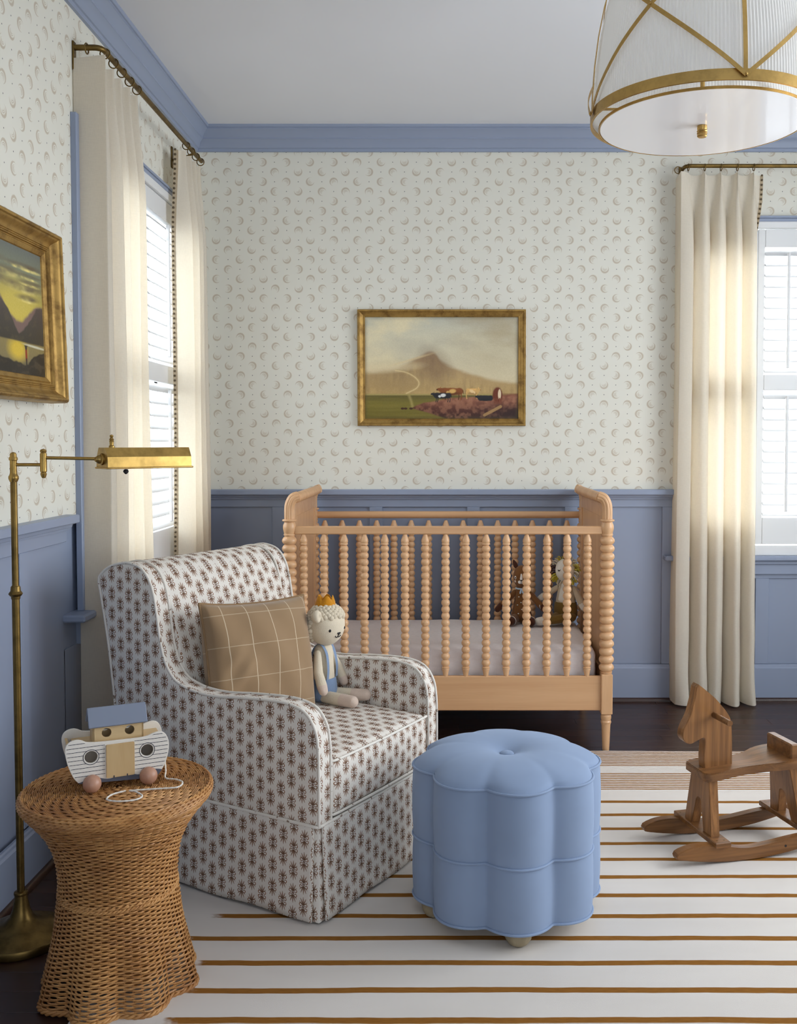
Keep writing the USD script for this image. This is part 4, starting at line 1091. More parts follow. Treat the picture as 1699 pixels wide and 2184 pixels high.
obj('neckerchief', [xf(torus(0.0265, 0.0042, 24, 8), (0.002, 0, 0.166)), tube([(0.028, 0.004, 0.166), (0.034, 0.008, 0.150), (0.036, 0.012, 0.136)], 0.0042, 8), tube([(0.028, 0.0, 0.166), (0.034, -0.004, 0.154), (0.036, -0.005, 0.144)], 0.0042, 8)], M['ribbon'], fawn, smooth=True, label='pale blue tied neckerchief')
rs = np.random.RandomState(2)
for az, z, r in ((0.1, 0.150, 0.030), (-0.35, 0.128, 0.034), (0.3, 0.122, 0.034), (-0.05, 0.102, 0.037), (0.42, 0.088, 0.041), (-0.45, 0.09, 0.041), (0.05, 0.070, 0.044), (-0.3, 0.05, 0.0455)):
    k = r / 0.047
    obj('spot', ball((0.040 * k * math.cos(az) * 1.02, 0.048 * k * math.sin(az) * 1.02, z), (0.0022, 0.0036, 0.0028), 1), M['thread_white'], fawn, smooth=True)

lion = thing('stuffed_lion', 'white faced lion with yellow and brown yarn mane in the crib', 'stuffed toy', (0.560, 4.535, MZ), -PI / 2 - 0.35)
obj('body', blob([((0, 0, 0.06), (0.042, 0.054, 0.05), (0.0, 0, 0.12), (0.036, 0.046, 0.03)), ((0.0, 0, 0.12), (0.036, 0.046, 0.03), (0.004, 0, 0.19), (0.024, 0.030, 0.02))], 0.006, 8), M['knit_tan'], lion, smooth=True)
obj('bib', blob([((0.016, 0, 0.115), (0.026, 0.034, 0.02), (0.012, 0, 0.186), (0.0195, 0.022, 0.014))], 0.006, 3), M['knit_white'], lion, smooth=True, label='white knitted chest')
obj('trousers', [ring_shell([(0, 0.012, 0.016, 0.008), (0, 0.036, 0.046, 0.018), (0, 0.0445, 0.056, 0.04), (0, 0.0445, 0.056, 0.075), (0, 0.0415, 0.0525, 0.100), (0, 0.0395, 0.0495, 0.103)])], M['knit_olive'], lion, smooth=True, label='olive brown trousers')
lh, lr = (0.012, 0.0, 0.255), (0.042, 0.047, 0.055)
obj('head', ball(lh, lr, 3), M['knit_white'], lion, smooth=True)
lf = lambda az, el, l=1.0: on_ellipsoid(lh, lr, az, el, l)
for s in (-1, 1):
    obj('closed_eye', [stitch_line([lf(s * 0.30, 0.10, 1.02), lf(s * 0.44, 0.02, 1.02), lf(s * 0.60, 0.08, 1.02)], 0.0013, 8)] + [tube([lf(s * a, 0.05, 1.02), lf(s * (a + 0.04), -0.04, 1.03)], 0.0009, 5) for a in (0.36, 0.45, 0.54)], M['thread'], lion, smooth=True)
    a = numbered(lion, 'arm'); UsdGeom.Xform.Define(stage, a)
    p, q = np.array([0.0, s * 0.040, 0.168]), (np.array([0.012, 0.078, 0.100]) if s > 0 else np.array([0.02, -0.100, 0.128]))
    obj('sleeve', limb(p, q, 0.013, 0.017), M['knit_tan'], a, smooth=True)
    obj('paw', limb(q + (q - p) * 0.05, q + (q - p) * 0.30, 0.0172, 0.0145), M['knit_white'], a, smooth=True, label='white paw')
for s, kn, ft in ((-1, (0.075, -0.045, 0.028), (0.108, -0.085, 0.024)), (1, (0.085, 0.000, 0.036), (0.098, -0.052, 0.026))):
    l = numbered(lion, 'leg'); UsdGeom.Xform.Define(stage, l)
    p, kn, ft = np.array([0.02, s * 0.032, 0.035]), np.array(kn), np.array(ft)
    obj('trouser_leg', blob([(p, 0.024, kn, 0.0215), (kn, 0.0215, ft, 0.020)], 0.006, 5, 16), M['knit_olive'], l, smooth=True)
    d = (ft - kn) / np.linalg.norm(ft - kn)
    obj('paw', blob([(ft + d * 0.002, 0.0205, ft + d * 0.020, 0.0195)], 0.005, 4, 16), M['knit_white'], l, smooth=True, label='white paw')
for name, mat, rng in (('yellow', 'yarn_yellow', 1), ('cream', 'yarn_cream', 2), ('brown', 'yarn_brown', 3)):
    rs = np.random.RandomState(rng); strands = []
    for k in range(150):
        # tufts ring the face; each colour keeps to patches of the ring
        ang = rs.uniform(0, 2 * PI)
        patch = int(ang / (2 * PI) * 11) % 3
        if patch != {'yellow': 0, 'cream': 1, 'brown': 2}[name]: continue
        base = np.array(lh) + np.array([rs.uniform(-0.022, 0.012), math.cos(ang) * lr[1] * 0.95, math.sin(ang) * lr[2] * 0.95])
        out = np.array([rs.uniform(0.0, 0.6), math.cos(ang), math.sin(ang)]) ; out /= np.linalg.norm(out)
        L = rs.uniform(0.020, 0.030)
        strands.append(tube(np.array([base, base + out * L * 0.6 + [0.004, 0, 0], base + out * L + [0.006, rs.uniform(-.006, .006), -0.008]]), 0.0022, 5))
    obj('mane', strands, M[mat], lion, smooth=True, kind='stuff', label=f'{name} yarn mane')

# ================================================================ wicker side table
def wicker(name, a, b_):
    g = Gr(); n = g.noise(g.scale(g.pos(), 30, 30, 200), 1.0, 3.0); n2 = g.noise(g.pos(), 6.0, 2.0); n3 = g.noise(g.pos(), 300.0, 1.0)
    f = n * 0.5 + n2 * 0.5
    return g.principled(name, g.mix(g.step(f, 0.35, 0.65), a, b_), 0.5, normal=g.bump(n3, 0.1, 0.001))
M['wicker'] = wicker('honey_wicker', srgb(204, 152, 92), srgb(160, 108, 58))
M['wicker_stake'] = wicker('dark_wicker_stake', srgb(170, 118, 66), srgb(128, 84, 44))
TC = (-0.787, 2.262, 0.0); TH_ = 0.482
tab = thing('wicker_side_table', 'round honey wicker side table with flared fluted base', 'side table', TC)
NS = 56
def prof_r(z):
    zs = [0.0, 0.02, 0.06, 0.12, 0.18, 0.235, 0.27, 0.31, 0.35, 0.39, 0.42, 0.445, 0.462]
    rs_ = [0.172, 0.171, 0.163, 0.151, 0.141, 0.134, 0.132, 0.135, 0.144, 0.162, 0.183, 0.204, 0.212]
    return np.interp(z, zs, rs_)
def flute(z): return 0.030 * np.clip((0.20 - z) / 0.20, 0, 1) ** 1.1
def wall_r(th, z): return prof_r(z) + flute(z) * (np.abs(np.cos(4 * th + 0.3)) ** 1.3 - 0.55)
SEG = NS * 4
def weave_row(z, k, r=0.0023):
    th = np.arange(SEG) / SEG * 2 * PI
    und = 0.0030 * np.cos(th * NS / 2 * 1.0 + (k % 2) * PI)
    rr = wall_r(th, z) + und
    wz = z + 0.0007 * np.sin(5 * th + k * 1.7)
    return np.stack([rr * np.cos(th), rr * np.sin(th), wz], -1)
rows = []; z = 0.010; k = 0
sl = 0.0049
while z < 0.458:
    dz = sl * (0.8 if 0.40 < z else 1.0)
    rows.append(tube(weave_row(z, k), 0.0024, 5, closed=True)); z += dz; k += 1
obj('woven_side', rows, M['wicker'], tab, smooth=60, kind='stuff')
stk = []
for i in range(NS):
    th = (i + 0.5) / NS * 2 * PI
    zz_ = np.linspace(0.004, 0.462, 30)
    rr = wall_r(th, zz_)
    stk.append(tube(np.stack([rr * np.cos(th), rr * np.sin(th), zz_], -1), 0.0021, 5))
obj('stake', stk, M['wicker_stake'], tab, smooth=60, kind='stuff')
def braid(rad, z, tw, r, strands=3, flut=True, amp=0.006):
    th = np.arange(360) / 360 * 2 * PI; out = []
    for s in range(strands):
        ph = th * tw + s * 2 * PI / strands
        base = (wall_r(th, z) if flut else np.full_like(th, rad))
        rr = base + amp * np.cos(ph); zz_ = z + amp * 0.8 * np.sin(ph)
        out.append(tube(np.stack([rr * np.cos(th), rr * np.sin(th), zz_], -1), r, 6, closed=True))
    return out
obj('braided_hem', braid(0, 0.009, 26, 0.0040, 3, True, 0.0042), M['wicker'], tab, smooth=60)
obj('waist_band', braid(0, 0.238, 30, 0.0026, 3, True, 0.0034) + braid(0, 0.246, 30, 0.0026, 2, True, 0.0034), M['wicker'], tab, smooth=60)
rimb = []
for q, (rad, zz_, rr_) in enumerate(((0.2135, 0.455, 0.0026), (0.2165, 0.460, 0.0027), (0.2185, 0.4655, 0.0028), (0.2185, 0.471, 0.0028), (0.2165, 0.4765, 0.0028), (0.2125, 0.4805, 0.0028))):
    th = np.arange(240) / 240 * 2 * PI
    for s in range(2):
        ph = th * 40 + s * PI + q
        r_ = rad + 0.0018 * np.cos(ph); zq = zz_ + 0.0016 * np.sin(ph)
        rimb.append(tube(np.stack([r_ * np.cos(th), r_ * np.sin(th), zq], -1), rr_ * 0.85, 5, closed=True))
obj('rolled_rim', rimb, M['wicker'], tab, smooth=60, kind='stuff')
# woven top: rings going over and under the spokes
ringsT = []; r = 0.012; k = 0
while r < 0.209:
    ns = NS if r > 0.10 else (28 if r > 0.045 else 14)
    n = max(ns * 4, 40); th = np.arange(n) / n * 2 * PI
    zt = TH_ - 0.0022 + 0.0019 * np.cos(th * ns / 2 + (k // 3 % 2) * PI)
    rr_ = r + 0.0004 * np.sin(th * 7 + k)
    ringsT.append(tube(np.stack([rr_ * np.cos(th), rr_ * np.sin(th), zt], -1), 0.00195, 5, closed=True)); r += 0.0040; k += 1
obj('woven_top', ringsT, M['wicker'], tab, smooth=60, kind='stuff')
sp = []
for i in range(NS):
    th = (i + 0.5) / NS * 2 * PI
    sp.append(rod((0.012 * math.cos(th), 0.012 * math.sin(th), TH_ - 0.003), (0.21 * math.cos(th), 0.21 * math.sin(th), TH_ - 0.003), 0.0017, 5))
obj('spoke', sp, M['wicker_stake'], tab, smooth=60, kind='stuff')
obj('lining', lathe([(0, 0.474), (0.205, 0.474), (0.207, 0.468), (0.13, 0.36), (0.122, 0.27), (0.128, 0.20), (0.12, 0.05), (0.118, 0.05), (0.118, 0.27), (0.126, 0.36), (0.2, 0.462), (0, 0.462)], 40), M['wicker_stake'], tab, smooth=40)

# ================================================================ toy ark
M['ark_blue'] = plain('blue_grey_toy_paint', srgb(128, 136, 154), 0.5)
M['ark_dark'] = plain('slate_toy_paint', srgb(84, 88, 102), 0.55)
M['ark_white'] = plain('white_toy_paint', srgb(232, 226, 216), 0.5)
M['ark_line'] = plain('slate_line_paint', srgb(62, 62, 72), 0.55)
M['cord'] = knit('white_cord', srgb(238, 232, 222), 600.0)
AO = np.array([-0.799, 2.296, TH_ + 0.0005]); AR = math.radians(26)
ark = thing('toy_ark', 'wooden toy ark on wheels on the wicker table', 'toy', AO, AR)
def px2tz(x, y): return ((x - 822) / 685 * 0.127, 0.021 + ((1195 - 95 / 685 * (x - 480)) - y) * 0.000178)
HP = [px2tz(*p) for p in ((330, 1212), (265, 1130), (205, 980), (178, 860), (172, 770), (190, 705), (240, 655), (310, 632), (370, 640), (430, 662), (560, 660), (800, 634), (1020, 607), (1140, 585), (1230, 543), (1310, 518), (1370, 530), (1412, 580), (1436, 670), (1428, 790), (1392, 930), (1340, 1040), (1300, 1100))]
hull_out = np.vstack([spline(HP, 110), [px2tz(1200, 1148), px2tz(800, 1180), px2tz(420, 1208)]])
def standing(poly, n0, n1, b=0.001):
    """a panel standing in the (t, z) plane between depths n0 and n1"""
    m = extrude(poly, abs(n1 - n0), b)
    v = np.array(m.vertices); m.vertices = np.column_stack([v[:, 0], max(n0, n1) - v[:, 2], v[:, 1]])
    return m
ports = [px2tz(477, 858), px2tz(1160, 770)]
from shapely.geometry import Point
hp = Polygon(hull_out)
for c in ports: hp = hp.difference(Point(c).buffer(0.0142, 24))
NF, NB = -0.046, 0.046
for s, (n0, n1) in ((0, (NF - 0.006, NF)), (1, (NB, NB + 0.006))):
    hpn = numbered(ark, 'hull_side'); UsdGeom.Xform.Define(stage, hpn)
    obj('board', standing(hp, n0, n1), M['ark_white'], hpn, smooth=30, label='white painted plywood')
    face = n0 if s == 0 else n1
    sg = -1 if s == 0 else 1
    lines = []
    zmin, zmax = 0.030, 0.127
    for k in range(9):
        zc = 0.038 + k * 0.0097
        strip = Polygon([(-0.2, zc - 0.00055), (0.2, zc - 0.00055), (0.2, zc + 0.00055), (-0.2, zc + 0.00055)]).intersection(hp.buffer(-0.003))
        for c in ports: strip = strip.difference(Point(c).buffer(0.018))
        strip = strip.difference(Polygon([(-0.033, 0), (0.034, 0), (0.034, 0.115), (-0.033, 0.115)]))
        for q in getattr(strip, 'geoms', [strip]):
            if q.area > 1e-7: lines.append(standing(q, face, face + sg * 0.0004, 0))
    for c in ports: lines.append(standing(Point(c).buffer(0.0182, 24).difference(Point(c).buffer(0.0168, 24)), face, face + sg * 0.0004, 0))
    obj('painted_line', lines, M['ark_line'], hpn, smooth=False, kind='stuff')
    wv = [(-0.12, 0.0)] + [(t, 0.028 + 0.004 * math.sin(t * 90 + 0.6)) for t in np.linspace(-0.12, 0.12, 40)] + [(0.12, 0.0)]
    wave = Polygon(wv).intersection(Polygon(hull_out).buffer(-0.0003))
    obj('painted_water', standing(wave, face, face + sg * 0.0008, 0), M['ark_dark'], hpn, smooth=False, label='slate painted waterline')
    wh = []
dr = numbered(ark, 'ramp_door'); UsdGeom.Xform.Define(stage, dr)
dp = Polygon([(-0.028, 0.030), (0.030, 0.030), (0.030, 0.103), (-0.028, 0.103)]).buffer(0.003).buffer(-0.0)
obj('board', standing(dp, NF - 0.0115, NF - 0.0068, 0.001), M['birch_z'], dr, smooth=30)
obj('hinge', [box(t - 0.0012, t + 0.0012, NF - 0.0122, NF - 0.010, 0.027, 0.032, 0) for t in (-0.014, 0.016)], M['ark_line'], dr)
obj('deck', box(-0.100, 0.100, NF, NB, 0.098, 0.103, 0.001), M['birch'], ark, smooth=30)
obj('hull_bottom', box(-0.085, 0.085, NF, NB, 0.022, 0.030, 0.001), M['birch'], ark)
for s in (-1, 1):
    e = [px2tz(205, 760), px2tz(300, 1190)] if s < 0 else [px2tz(1405, 660), px2tz(1320, 1090)]
    (t0, z0), (t1, z1) = e
    q = [(t0, z0), (t0 - s * 0.006, z0), (t1 - s * 0.006, z1), (t1, z1)]
    obj('hull_end', standing(Polygon(q), NF, NB, 0.0005), M['birch_z'], ark)
hs = numbered(ark, 'cabin'); UsdGeom.Xform.Define(stage, hs)
ht0, ht1, hz0, hz1, hn0, hn1 = -0.058, 0.058, 0.103, 0.150, -0.030, 0.026
wf = Polygon([(ht0, hz0), (ht1, hz0), (ht1, hz1), (ht0, hz1)])
for c in ((-0.0265, 0.128), (0.026, 0.128)): wf = wf.difference(Point(c).buffer(0.0108, 20))
for n0 in (hn0, hn1 - 0.005): obj('wall', standing(wf, n0, n0 + 0.005, 0.0005), M['birch'], hs, smooth=30)
gp = [(hn0, hz0), (hn1, hz0), (hn1, hz1), ((hn0 + hn1) / 2, hz1 + 0.026), (hn0, hz1)]
for t in (ht0, ht1 - 0.005):
    gm = extrude(Polygon(gp), 0.005, 0.0005); v = np.array(gm.vertices); gm.vertices = np.column_stack([v[:, 2] + t, v[:, 0], v[:, 1]]); trimesh.repair.fix_normals(gm)
    obj('gable', gm, M['birch_z'], hs, smooth=30)
rn = (hn0 + hn1) / 2; rz = hz1 + 0.033
for s in (-1, 1):
    rl = 0.052; an = math.radians(48)
    rb = box(-0.067, 0.067, 0, rl, -0.0025, 0.0025, 0.0012)
    obj('roof', xf(rb, (0, rn, rz), (-an, 0, 0) if s > 0 else (PI + an, 0, 0)), M['ark_blue'], ark, smooth=30, label='blue grey roof slope')
for t in (-0.0635, 0.0635):
    for n_ in (-0.062, 0.060):
        b_ = ball((t, n_, 0.021), 0.0208, 3)
        obj('wheel', b_, M['beech'], ark, smooth=True)
    obj('axle', rod((t, -0.06, 0.021), (t, 0.058, 0.021), 0.003, 10), M['birch'], ark, smooth=60)
cordw = [(-0.700, 2.352, 0.514), (-0.692, 2.330, 0.494), (-0.683, 2.300, 0.4865), (-0.655, 2.290, 0.4865), (-0.634, 2.270, 0.4865), (-0.637, 2.238, 0.4865), (-0.677, 2.228, 0.4865), (-0.713, 2.221, 0.4865), (-0.742, 2.214, 0.4865), (-0.725, 2.204, 0.4885), (-0.702, 2.180, 0.4865), (-0.713, 2.156, 0.4865), (-0.748, 2.148, 0.4865), (-0.776, 2.160, 0.4865), (-0.775, 2.190, 0.4865), (-0.752, 2.214, 0.4865)]
cl_ = np.array(cordw) - AO; ca, sa = math.cos(-AR), math.sin(-AR)
cl_ = np.column_stack([cl_[:, 0] * ca - cl_[:, 1] * sa, cl_[:, 0] * sa + cl_[:, 1] * ca, cl_[:, 2]])
cs = spline(cl_, 260)
tw = np.arange(260) * 0.9
obj('pull_cord', tube(cs, 0.0021 + 0.0003 * np.sin(tw), 8), M['cord'], ark, smooth=60, label='white twisted pull cord')

# ================================================================ brass floor lamp
LC = (-1.112, 2.462, 0.0)
lamp = thing('floor_lamp', 'antique brass swing arm pharmacy floor lamp behind the wicker table', 'floor lamp', LC)
obj('base', lathe([(0, 0.001), (0.112, 0.001), (0.115, 0.005), (0.115, 0.018), (0.112, 0.023), (0.098, 0.026), (0.094, 0.031), (0.084, 0.034), (0.078, 0.040), (0.060, 0.044), (0.040, 0.052), (0.028, 0.066), (0.021, 0.086), (0.0165, 0.110), (0.0155, 0.125), (0, 0.125)], 56), M['brass_dark'], lamp, smooth=40)
obj('pole', lathe([(0, 0.12), (0.0165, 0.122), (0.0175, 0.126), (0.0165, 0.130), (0.0095, 0.132), (0.0095, 0.895), (0.011, 0.897), (0.0115, 0.903), (0.0145, 0.905), (0.0175, 0.910), (0.0145, 0.915), (0.0125, 0.917), (0.0115, 0.928), (0.0095, 0.930), (0.0082, 0.932), (0.0082, 1.200), (0, 1.2)], 28), M['brass_dark'], lamp, smooth=40)
obj('collar', lathe([(0, 1.198), (0.009, 1.198), (0.0125, 1.206), (0.0125, 1.212), (0.010, 1.216), (0.0085, 1.222), (0.0085, 1.252), (0.011, 1.255), (0.0105, 1.260), (0.008, 1.264), (0.0085, 1.268), (0.006, 1.273), (0, 1.275)], 24), M['brass'], lamp, smooth=40)
ax1 = 0.077
ar = numbered(lamp, 'swing_arm'); UsdGeom.Xform.Define(stage, ar)
obj('inner_arm', rod((0.0, 0, 1.242), (ax1, 0.0, 1.242), 0.0042, 12), M['brass'], ar, smooth=60)
obj('elbow_joint', xf(lathe([(0, 1.208), (0.004, 1.208), (0.0065, 1.213), (0.008, 1.219), (0.0065, 1.222), (0.0085, 1.226), (0.0085, 1.270), (0.0065, 1.273), (0.0085, 1.277), (0.0065, 1.281), (0, 1.283)], 20), (ax1, 0, 0)), M['brass'], ar, smooth=40)
obj('outer_arm', rod((ax1, 0, 1.260), (0.235, 0.0, 1.257), 0.0042, 12), M['brass'], ar, smooth=60)
hd_ = numbered(lamp, 'shade'); hdx = UsdGeom.Xform.Define(stage, hd_)
hx0, hx1, hzc = 0.222, 0.457, 1.258
_a = math.radians(44); _c, _s = math.cos(_a), math.sin(_a)     # the shade is swung away from the arm
_m = np.eye(4); _m[0, :2] = (_c, _s); _m[1, :2] = (-_s, _c); _m[3, :2] = (hx0 - hx0 * _c + 0.004, -hx0 * _s + 0.004)
hdx.AddTransformOp().Set(Gf.Matrix4d(*_m.ravel().tolist()))
sec = [(-0.034, -0.024), (-0.032, 0.004), (-0.020, 0.028), (0.020, 0.028), (0.032, 0.004), (0.034, -0.024)]
secn = [(y * 0.93, z - 0.002 if z > 0 else z) for y, z in sec]
def shade_shell(x0, x1, s0, s1):
    G = np.array([[(x, y, hzc + z) for y, z in s] for x, s in ((x0, s0), (x1, s1))])
    return grid_mesh(G)
taper = [(y * 0.96, z) for y, z in sec]
outer = trimesh.convex.convex_hull(np.array([(hx0, y, hzc + z) for y, z in sec] + [(hx1, y, hzc + z) for y, z in sec] + [(hx0 - 0.006 * 0, y * 0.9, hzc + z) for y, z in sec]))
inner = trimesh.convex.convex_hull(np.array([(x, y * 0.93, hzc + (z * 0.92 if z > -0.02 else -0.06)) for x in (hx0 + 0.002, hx1 - 0.002) for y, z in sec]))
def man(m): return m3.Manifold(m3.Mesh(np.asarray(m.vertices, np.float32), np.asarray(m.faces, np.uint32)))
obj('shade_body', man(outer) - man(inner), M['brass'], hd_, smooth=20)
lip = [(hx0 - 0.002, -0.036), (hx1 + 0.002, -0.036), (hx1 + 0.002, 0.036), (hx0 - 0.002, 0.036)]
obj('rolled_lip', tube(np.column_stack([resample(lip, 120, closed=True), np.full(120, hzc - 0.0245)]), 0.0024, 8, closed=True), M['brass_bright'], hd_, smooth=60)
obj('socket_cap', xf(lathe([(0, -0.012), (0.006, -0.012), (0.008, -0.008), (0.011, -0.004), (0.011, 0.0), (0.015, 0.002), (0.0155, 0.008), (0.0, 0.010)], 24), (hx0 - 0.006, 0, hzc - 0.002), (0, PI / 2, 0)), M['brass'], hd_, smooth=40)
obj('finial', xf(lathe([(0, 0), (0.0072, 0), (0.0072, 0.004), (0.005, 0.006), (0.0055, 0.014), (0.0062, 0.016), (0.005, 0.018), (0.0062, 0.021), (0.0045, 0.023), (0.003, 0.026), (0.005, 0.029), (0.004, 0.032), (0, 0.034)], 18), (hx0 + 0.026, 0, hzc + 0.028)), M['brass'], hd_, smooth=40)
obj('switch_knob', xf(lathe([(0, 0), (0.002, 0.0), (0.0065, 0.005), (0.0068, 0.008), (0.0045, 0.012), (0, 0.013)], 14), (hx0 + 0.058, -0.012, hzc - 0.041)), M['thread'], hd_, smooth=40, label='black turn switch')
obj('bulb', [xf(lathe([(0, 0), (0.009, 0.0), (0.012, 0.03), (0.012, 0.11), (0.006, 0.125), (0, 0.127)], 16), (hx0 + 0.02, 0, hzc - 0.004), (0, PI / 2, 0))], M['ark_white'], hd_, smooth=40)

# ================================================================ ottoman
def velvet(name, col):
    g = Gr(); n = g.noise(g.objc(), 8.0, 3.0); k = g.noise(g.objc(), 700.0, 1.0)
    c = g.mix(n, tuple(q * 0.9 for q in col), tuple(min(1, q * 1.06) for q in col))
    return g.principled(name, c, 0.9, specular_ior_level=0.15, sheen_weight=0.35, sheen_roughness=0.45, sheen_tint=srgb(190, 208, 236), normal=g.bump(k, 0.06, 0.0006))
M['velvet'] = velvet('blue_velvet', srgb(140, 157, 185))
OC = (0.165, 2.642, RUGZ)
ott = thing('ottoman', 'blue velvet flower shaped ottoman with button tufted top', 'ottoman', OC)
TH0 = math.radians(253)
NT = 8 * 32
tho = np.arange(NT) / NT * 2 * PI + TH0
def lobe(th, rn=0.221, rc=0.260, p=0.80): return rn + (rc - rn) * ((np.abs(np.sin(4 * (th - TH0))) ** 2 + 0.012) ** 0.5 / 1.006) ** p
zb0, zmid, zt0 = 0.046, 0.214, 0.405
def band(z0, z1, bulge, n=16):
    G = np.zeros((NT, n, 3))
    for j, t in enumerate(np.linspace(0, 1, n)):
        r = lobe(tho) * (1 + bulge * math.sin(PI * t) ** 0.8)
        G[:, j] = np.stack([r * np.cos(tho), r * np.sin(tho), np.full(NT, z0 + (z1 - z0) * t)], -1)
    return grid_mesh(G, closed_u=True)
obj('lower_band', band(zb0, zmid, 0.014), M['velvet'], ott, smooth=True)
obj('upper_band', band(zmid, zt0, 0.016), M['velvet'], ott, smooth=True)
n = 40; G = np.zeros((NT, n, 3))
for j, t in enumerate(np.linspace(0, 1, n)):
    rf = 1 - t
    lob = lobe(tho); kf = rf ** 9
    r = rf * (lob * kf + 0.246 * (1 - kf))
    crown = 0.050 * (1 - rf ** 3.2) ** 0.62
    tuft = -0.026 * math.exp(-(rf * 0.25 / 0.040) ** 1.3) - 0.010 * math.exp(-(rf * 0.25 / 0.10) ** 2)
    valley = -0.007 * np.exp(-(np.sin(4 * (tho - TH0)) / 0.40) ** 2) * rf ** 4 * (1 - rf ** 8) 
    G[:, j] = np.stack([r * np.cos(tho), r * np.sin(tho), zt0 + crown + tuft + valley], -1)
obj('top_cushion', grid_mesh(G, closed_u=True, flip=False), M['velvet'], ott, smooth=True)
obj('tuft_button', ball((0, 0, zt0 + 0.022), (0.020, 0.020, 0.009), 3), M['velvet'], ott, smooth=True)
for z, nme in ((zt0, 'welt'), (zmid, 'welt'), (zb0, 'welt')):
    r = lobe(tho) * 1.003 + 0.0008
    obj(nme, tube(np.stack([r * np.cos(tho), r * np.sin(tho), np.full(NT, z)], -1), 0.0036, 8, closed=True), M['velvet'], ott, smooth=60)
for k in range(8):
    th = TH0 + k * PI / 4
    pts = [(0.2185 * (1 + 0.014 * math.sin(PI * (z - zb0) / (zt0 - zb0))) * math.cos(th), 0.2185 * (1 + 0.014 * math.sin(PI * (z - zb0) / (zt0 - zb0))) * math.sin(th), z) for z in np.linspace(zb0 + 0.004, zt0 - 0.004, 12)]
    obj('seam', tube(pts, 0.0012, 5), M['velvet'], ott, smooth=60)
gb = np.stack([np.stack([np.zeros(NT), np.zeros(NT), np.full(NT, zb0)], -1), np.stack([lobe(tho) * np.cos(tho), lobe(tho) * np.sin(tho), np.full(NT, zb0)], -1)], 1)
obj('underside', grid_mesh(gb, closed_u=True), M['print_plain'], ott, smooth=False)
M['foot'] = wood('pale_grey_foot_wood', srgb(170, 156, 128), srgb(142, 128, 102), 'z', 30, 0.3, 0.6)
for x, y in ((0.017, -0.212), (-0.200, -0.060), (0.205, 0.05), (-0.05, 0.205)):
    obj('foot', xf(lathe([(0, 0), (0.016, 0.0005), (0.026, 0.006), (0.034, 0.018), (0.036, 0.030), (0.033, 0.042), (0.027, 0.0475), (0, 0.0475)], 24), (x, y, 0)), M['foot'], ott, smooth=50)

# ================================================================ rocking horse
HO = (0.86, 3.035, RUGZ); HPHI = math.radians(14)
horse = thing('rocking_horse', 'plain walnut stained wooden rocking horse on the striped rug', 'rocking horse', HO, HPHI)
hz = -RUGZ
def stand(poly, n0, n1, b=0.003):
    m = extrude(poly, abs(n1 - n0), b); v = np.array(m.vertices)
    m.vertices = np.column_stack([v[:, 0], max(n0, n1) - v[:, 2], v[:, 1] + hz]); trimesh.repair.fix_normals(m); return m
HEAD = [(-0.076, 0.537), (-0.049, 0.516), (-0.018, 0.490), (0.006, 0.464), (0.025, 0.441), (0.038, 0.415), (0.0425, 0.374), (0.044, 0.320), (0.044, 0.266)]
HEAD2 = [(-0.053, 0.266), (-0.056, 0.301), (-0.053, 0.345), (-0.053, 0.360), (-0.058, 0.366), (-0.068, 0.363), (-0.084, 0.356), (-0.098, 0.350), (-0.108, 0.350), (-0.120, 0.356), (-0.129, 0.368), (-0.130, 0.382), (-0.126, 0.400), (-0.113, 0.425), (-0.103, 0.447), (-0.095, 0.475), (-0.089, 0.497), (-0.084, 0.528)]
hpoly = Polygon(np.vstack([spline(HEAD, 50), spline(HEAD2, 80)])).buffer(0.003).buffer(-0.003)
obj('head', stand(hpoly, -0.0185, 0.0185, 0.0025), M['walnut_z'], horse, smooth=30)
obj('handle', xf(rod((-0.022, -0.115, 0), (-0.022, 0.115, 0), 0.0092, 20), (0, 0, 0.437 + hz)), M['walnut'], horse, smooth=50)
# seat: a waisted board, dished along its length
so = [(-0.078, -0.045), (-0.076, -0.060), (-0.062, -0.072), (-0.03, -0.074), (0.03, -0.066), (0.08, -0.060), (0.13, -0.066), (0.17, -0.082), (0.21, -0.090), (0.25, -0.086), (0.28, -0.076), (0.285, -0.03)]
so = so + [(t, -n_) for t, n_ in so[::-1]]
sp_ = Polygon(resample(spline(so + [so[0]], 120), 120, closed=False)).buffer(0)
sm = extrude(sp_, 0.026, 0.004)
sm = trimesh.Trimesh(*trimesh.remesh.subdivide_to_size(sm.vertices, sm.faces, 0.02)); sm.merge_vertices()
v = np.array(sm.vertices); t = v[:, 0]
v[:, 2] += 0.242 + hz + 0.085 * (t + 0.06) - 0.006 * np.exp(-((t - 0.11) / 0.06) ** 2) * (1 - (v[:, 1] / 0.1) ** 2)
sm.vertices = v
obj('seat', sm, M['walnut'], horse, smooth=35)
obj('back_stop', box(0.222, 0.252, -0.070, 0.070, 0.276 + hz, 0.338 + hz, 0.004), M['walnut'], horse, smooth=30)
def leg_frame(t0, lean, ztop, name='leg_frame'):
    """Board with an arch cut out, standing across the horse."""
    o = Polygon([(-0.088, 0.076), (-0.038, 0.076), (-0.019, 0.140), *[(-0.017 * math.cos(q), 0.150 + 0.020 * math.sin(q)) for q in np.linspace(0.1, PI - 0.1, 12)], (0.019, 0.140), (0.036, 0.076), (0.082, 0.076), (0.056, ztop), (-0.056, ztop)])
    m = extrude(o, 0.030, 0.002); v = np.array(m.vertices)
    m.vertices = np.column_stack([t0 + v[:, 2] - 0.015 + lean * (v[:, 1] - 0.076), v[:, 0], v[:, 1] + hz]); trimesh.repair.fix_normals(m)
    obj(name, m, M['walnut_z'], horse, smooth=30)
leg_frame(-0.052, 0.05, 0.247); leg_frame(0.262, -0.12, 0.266)
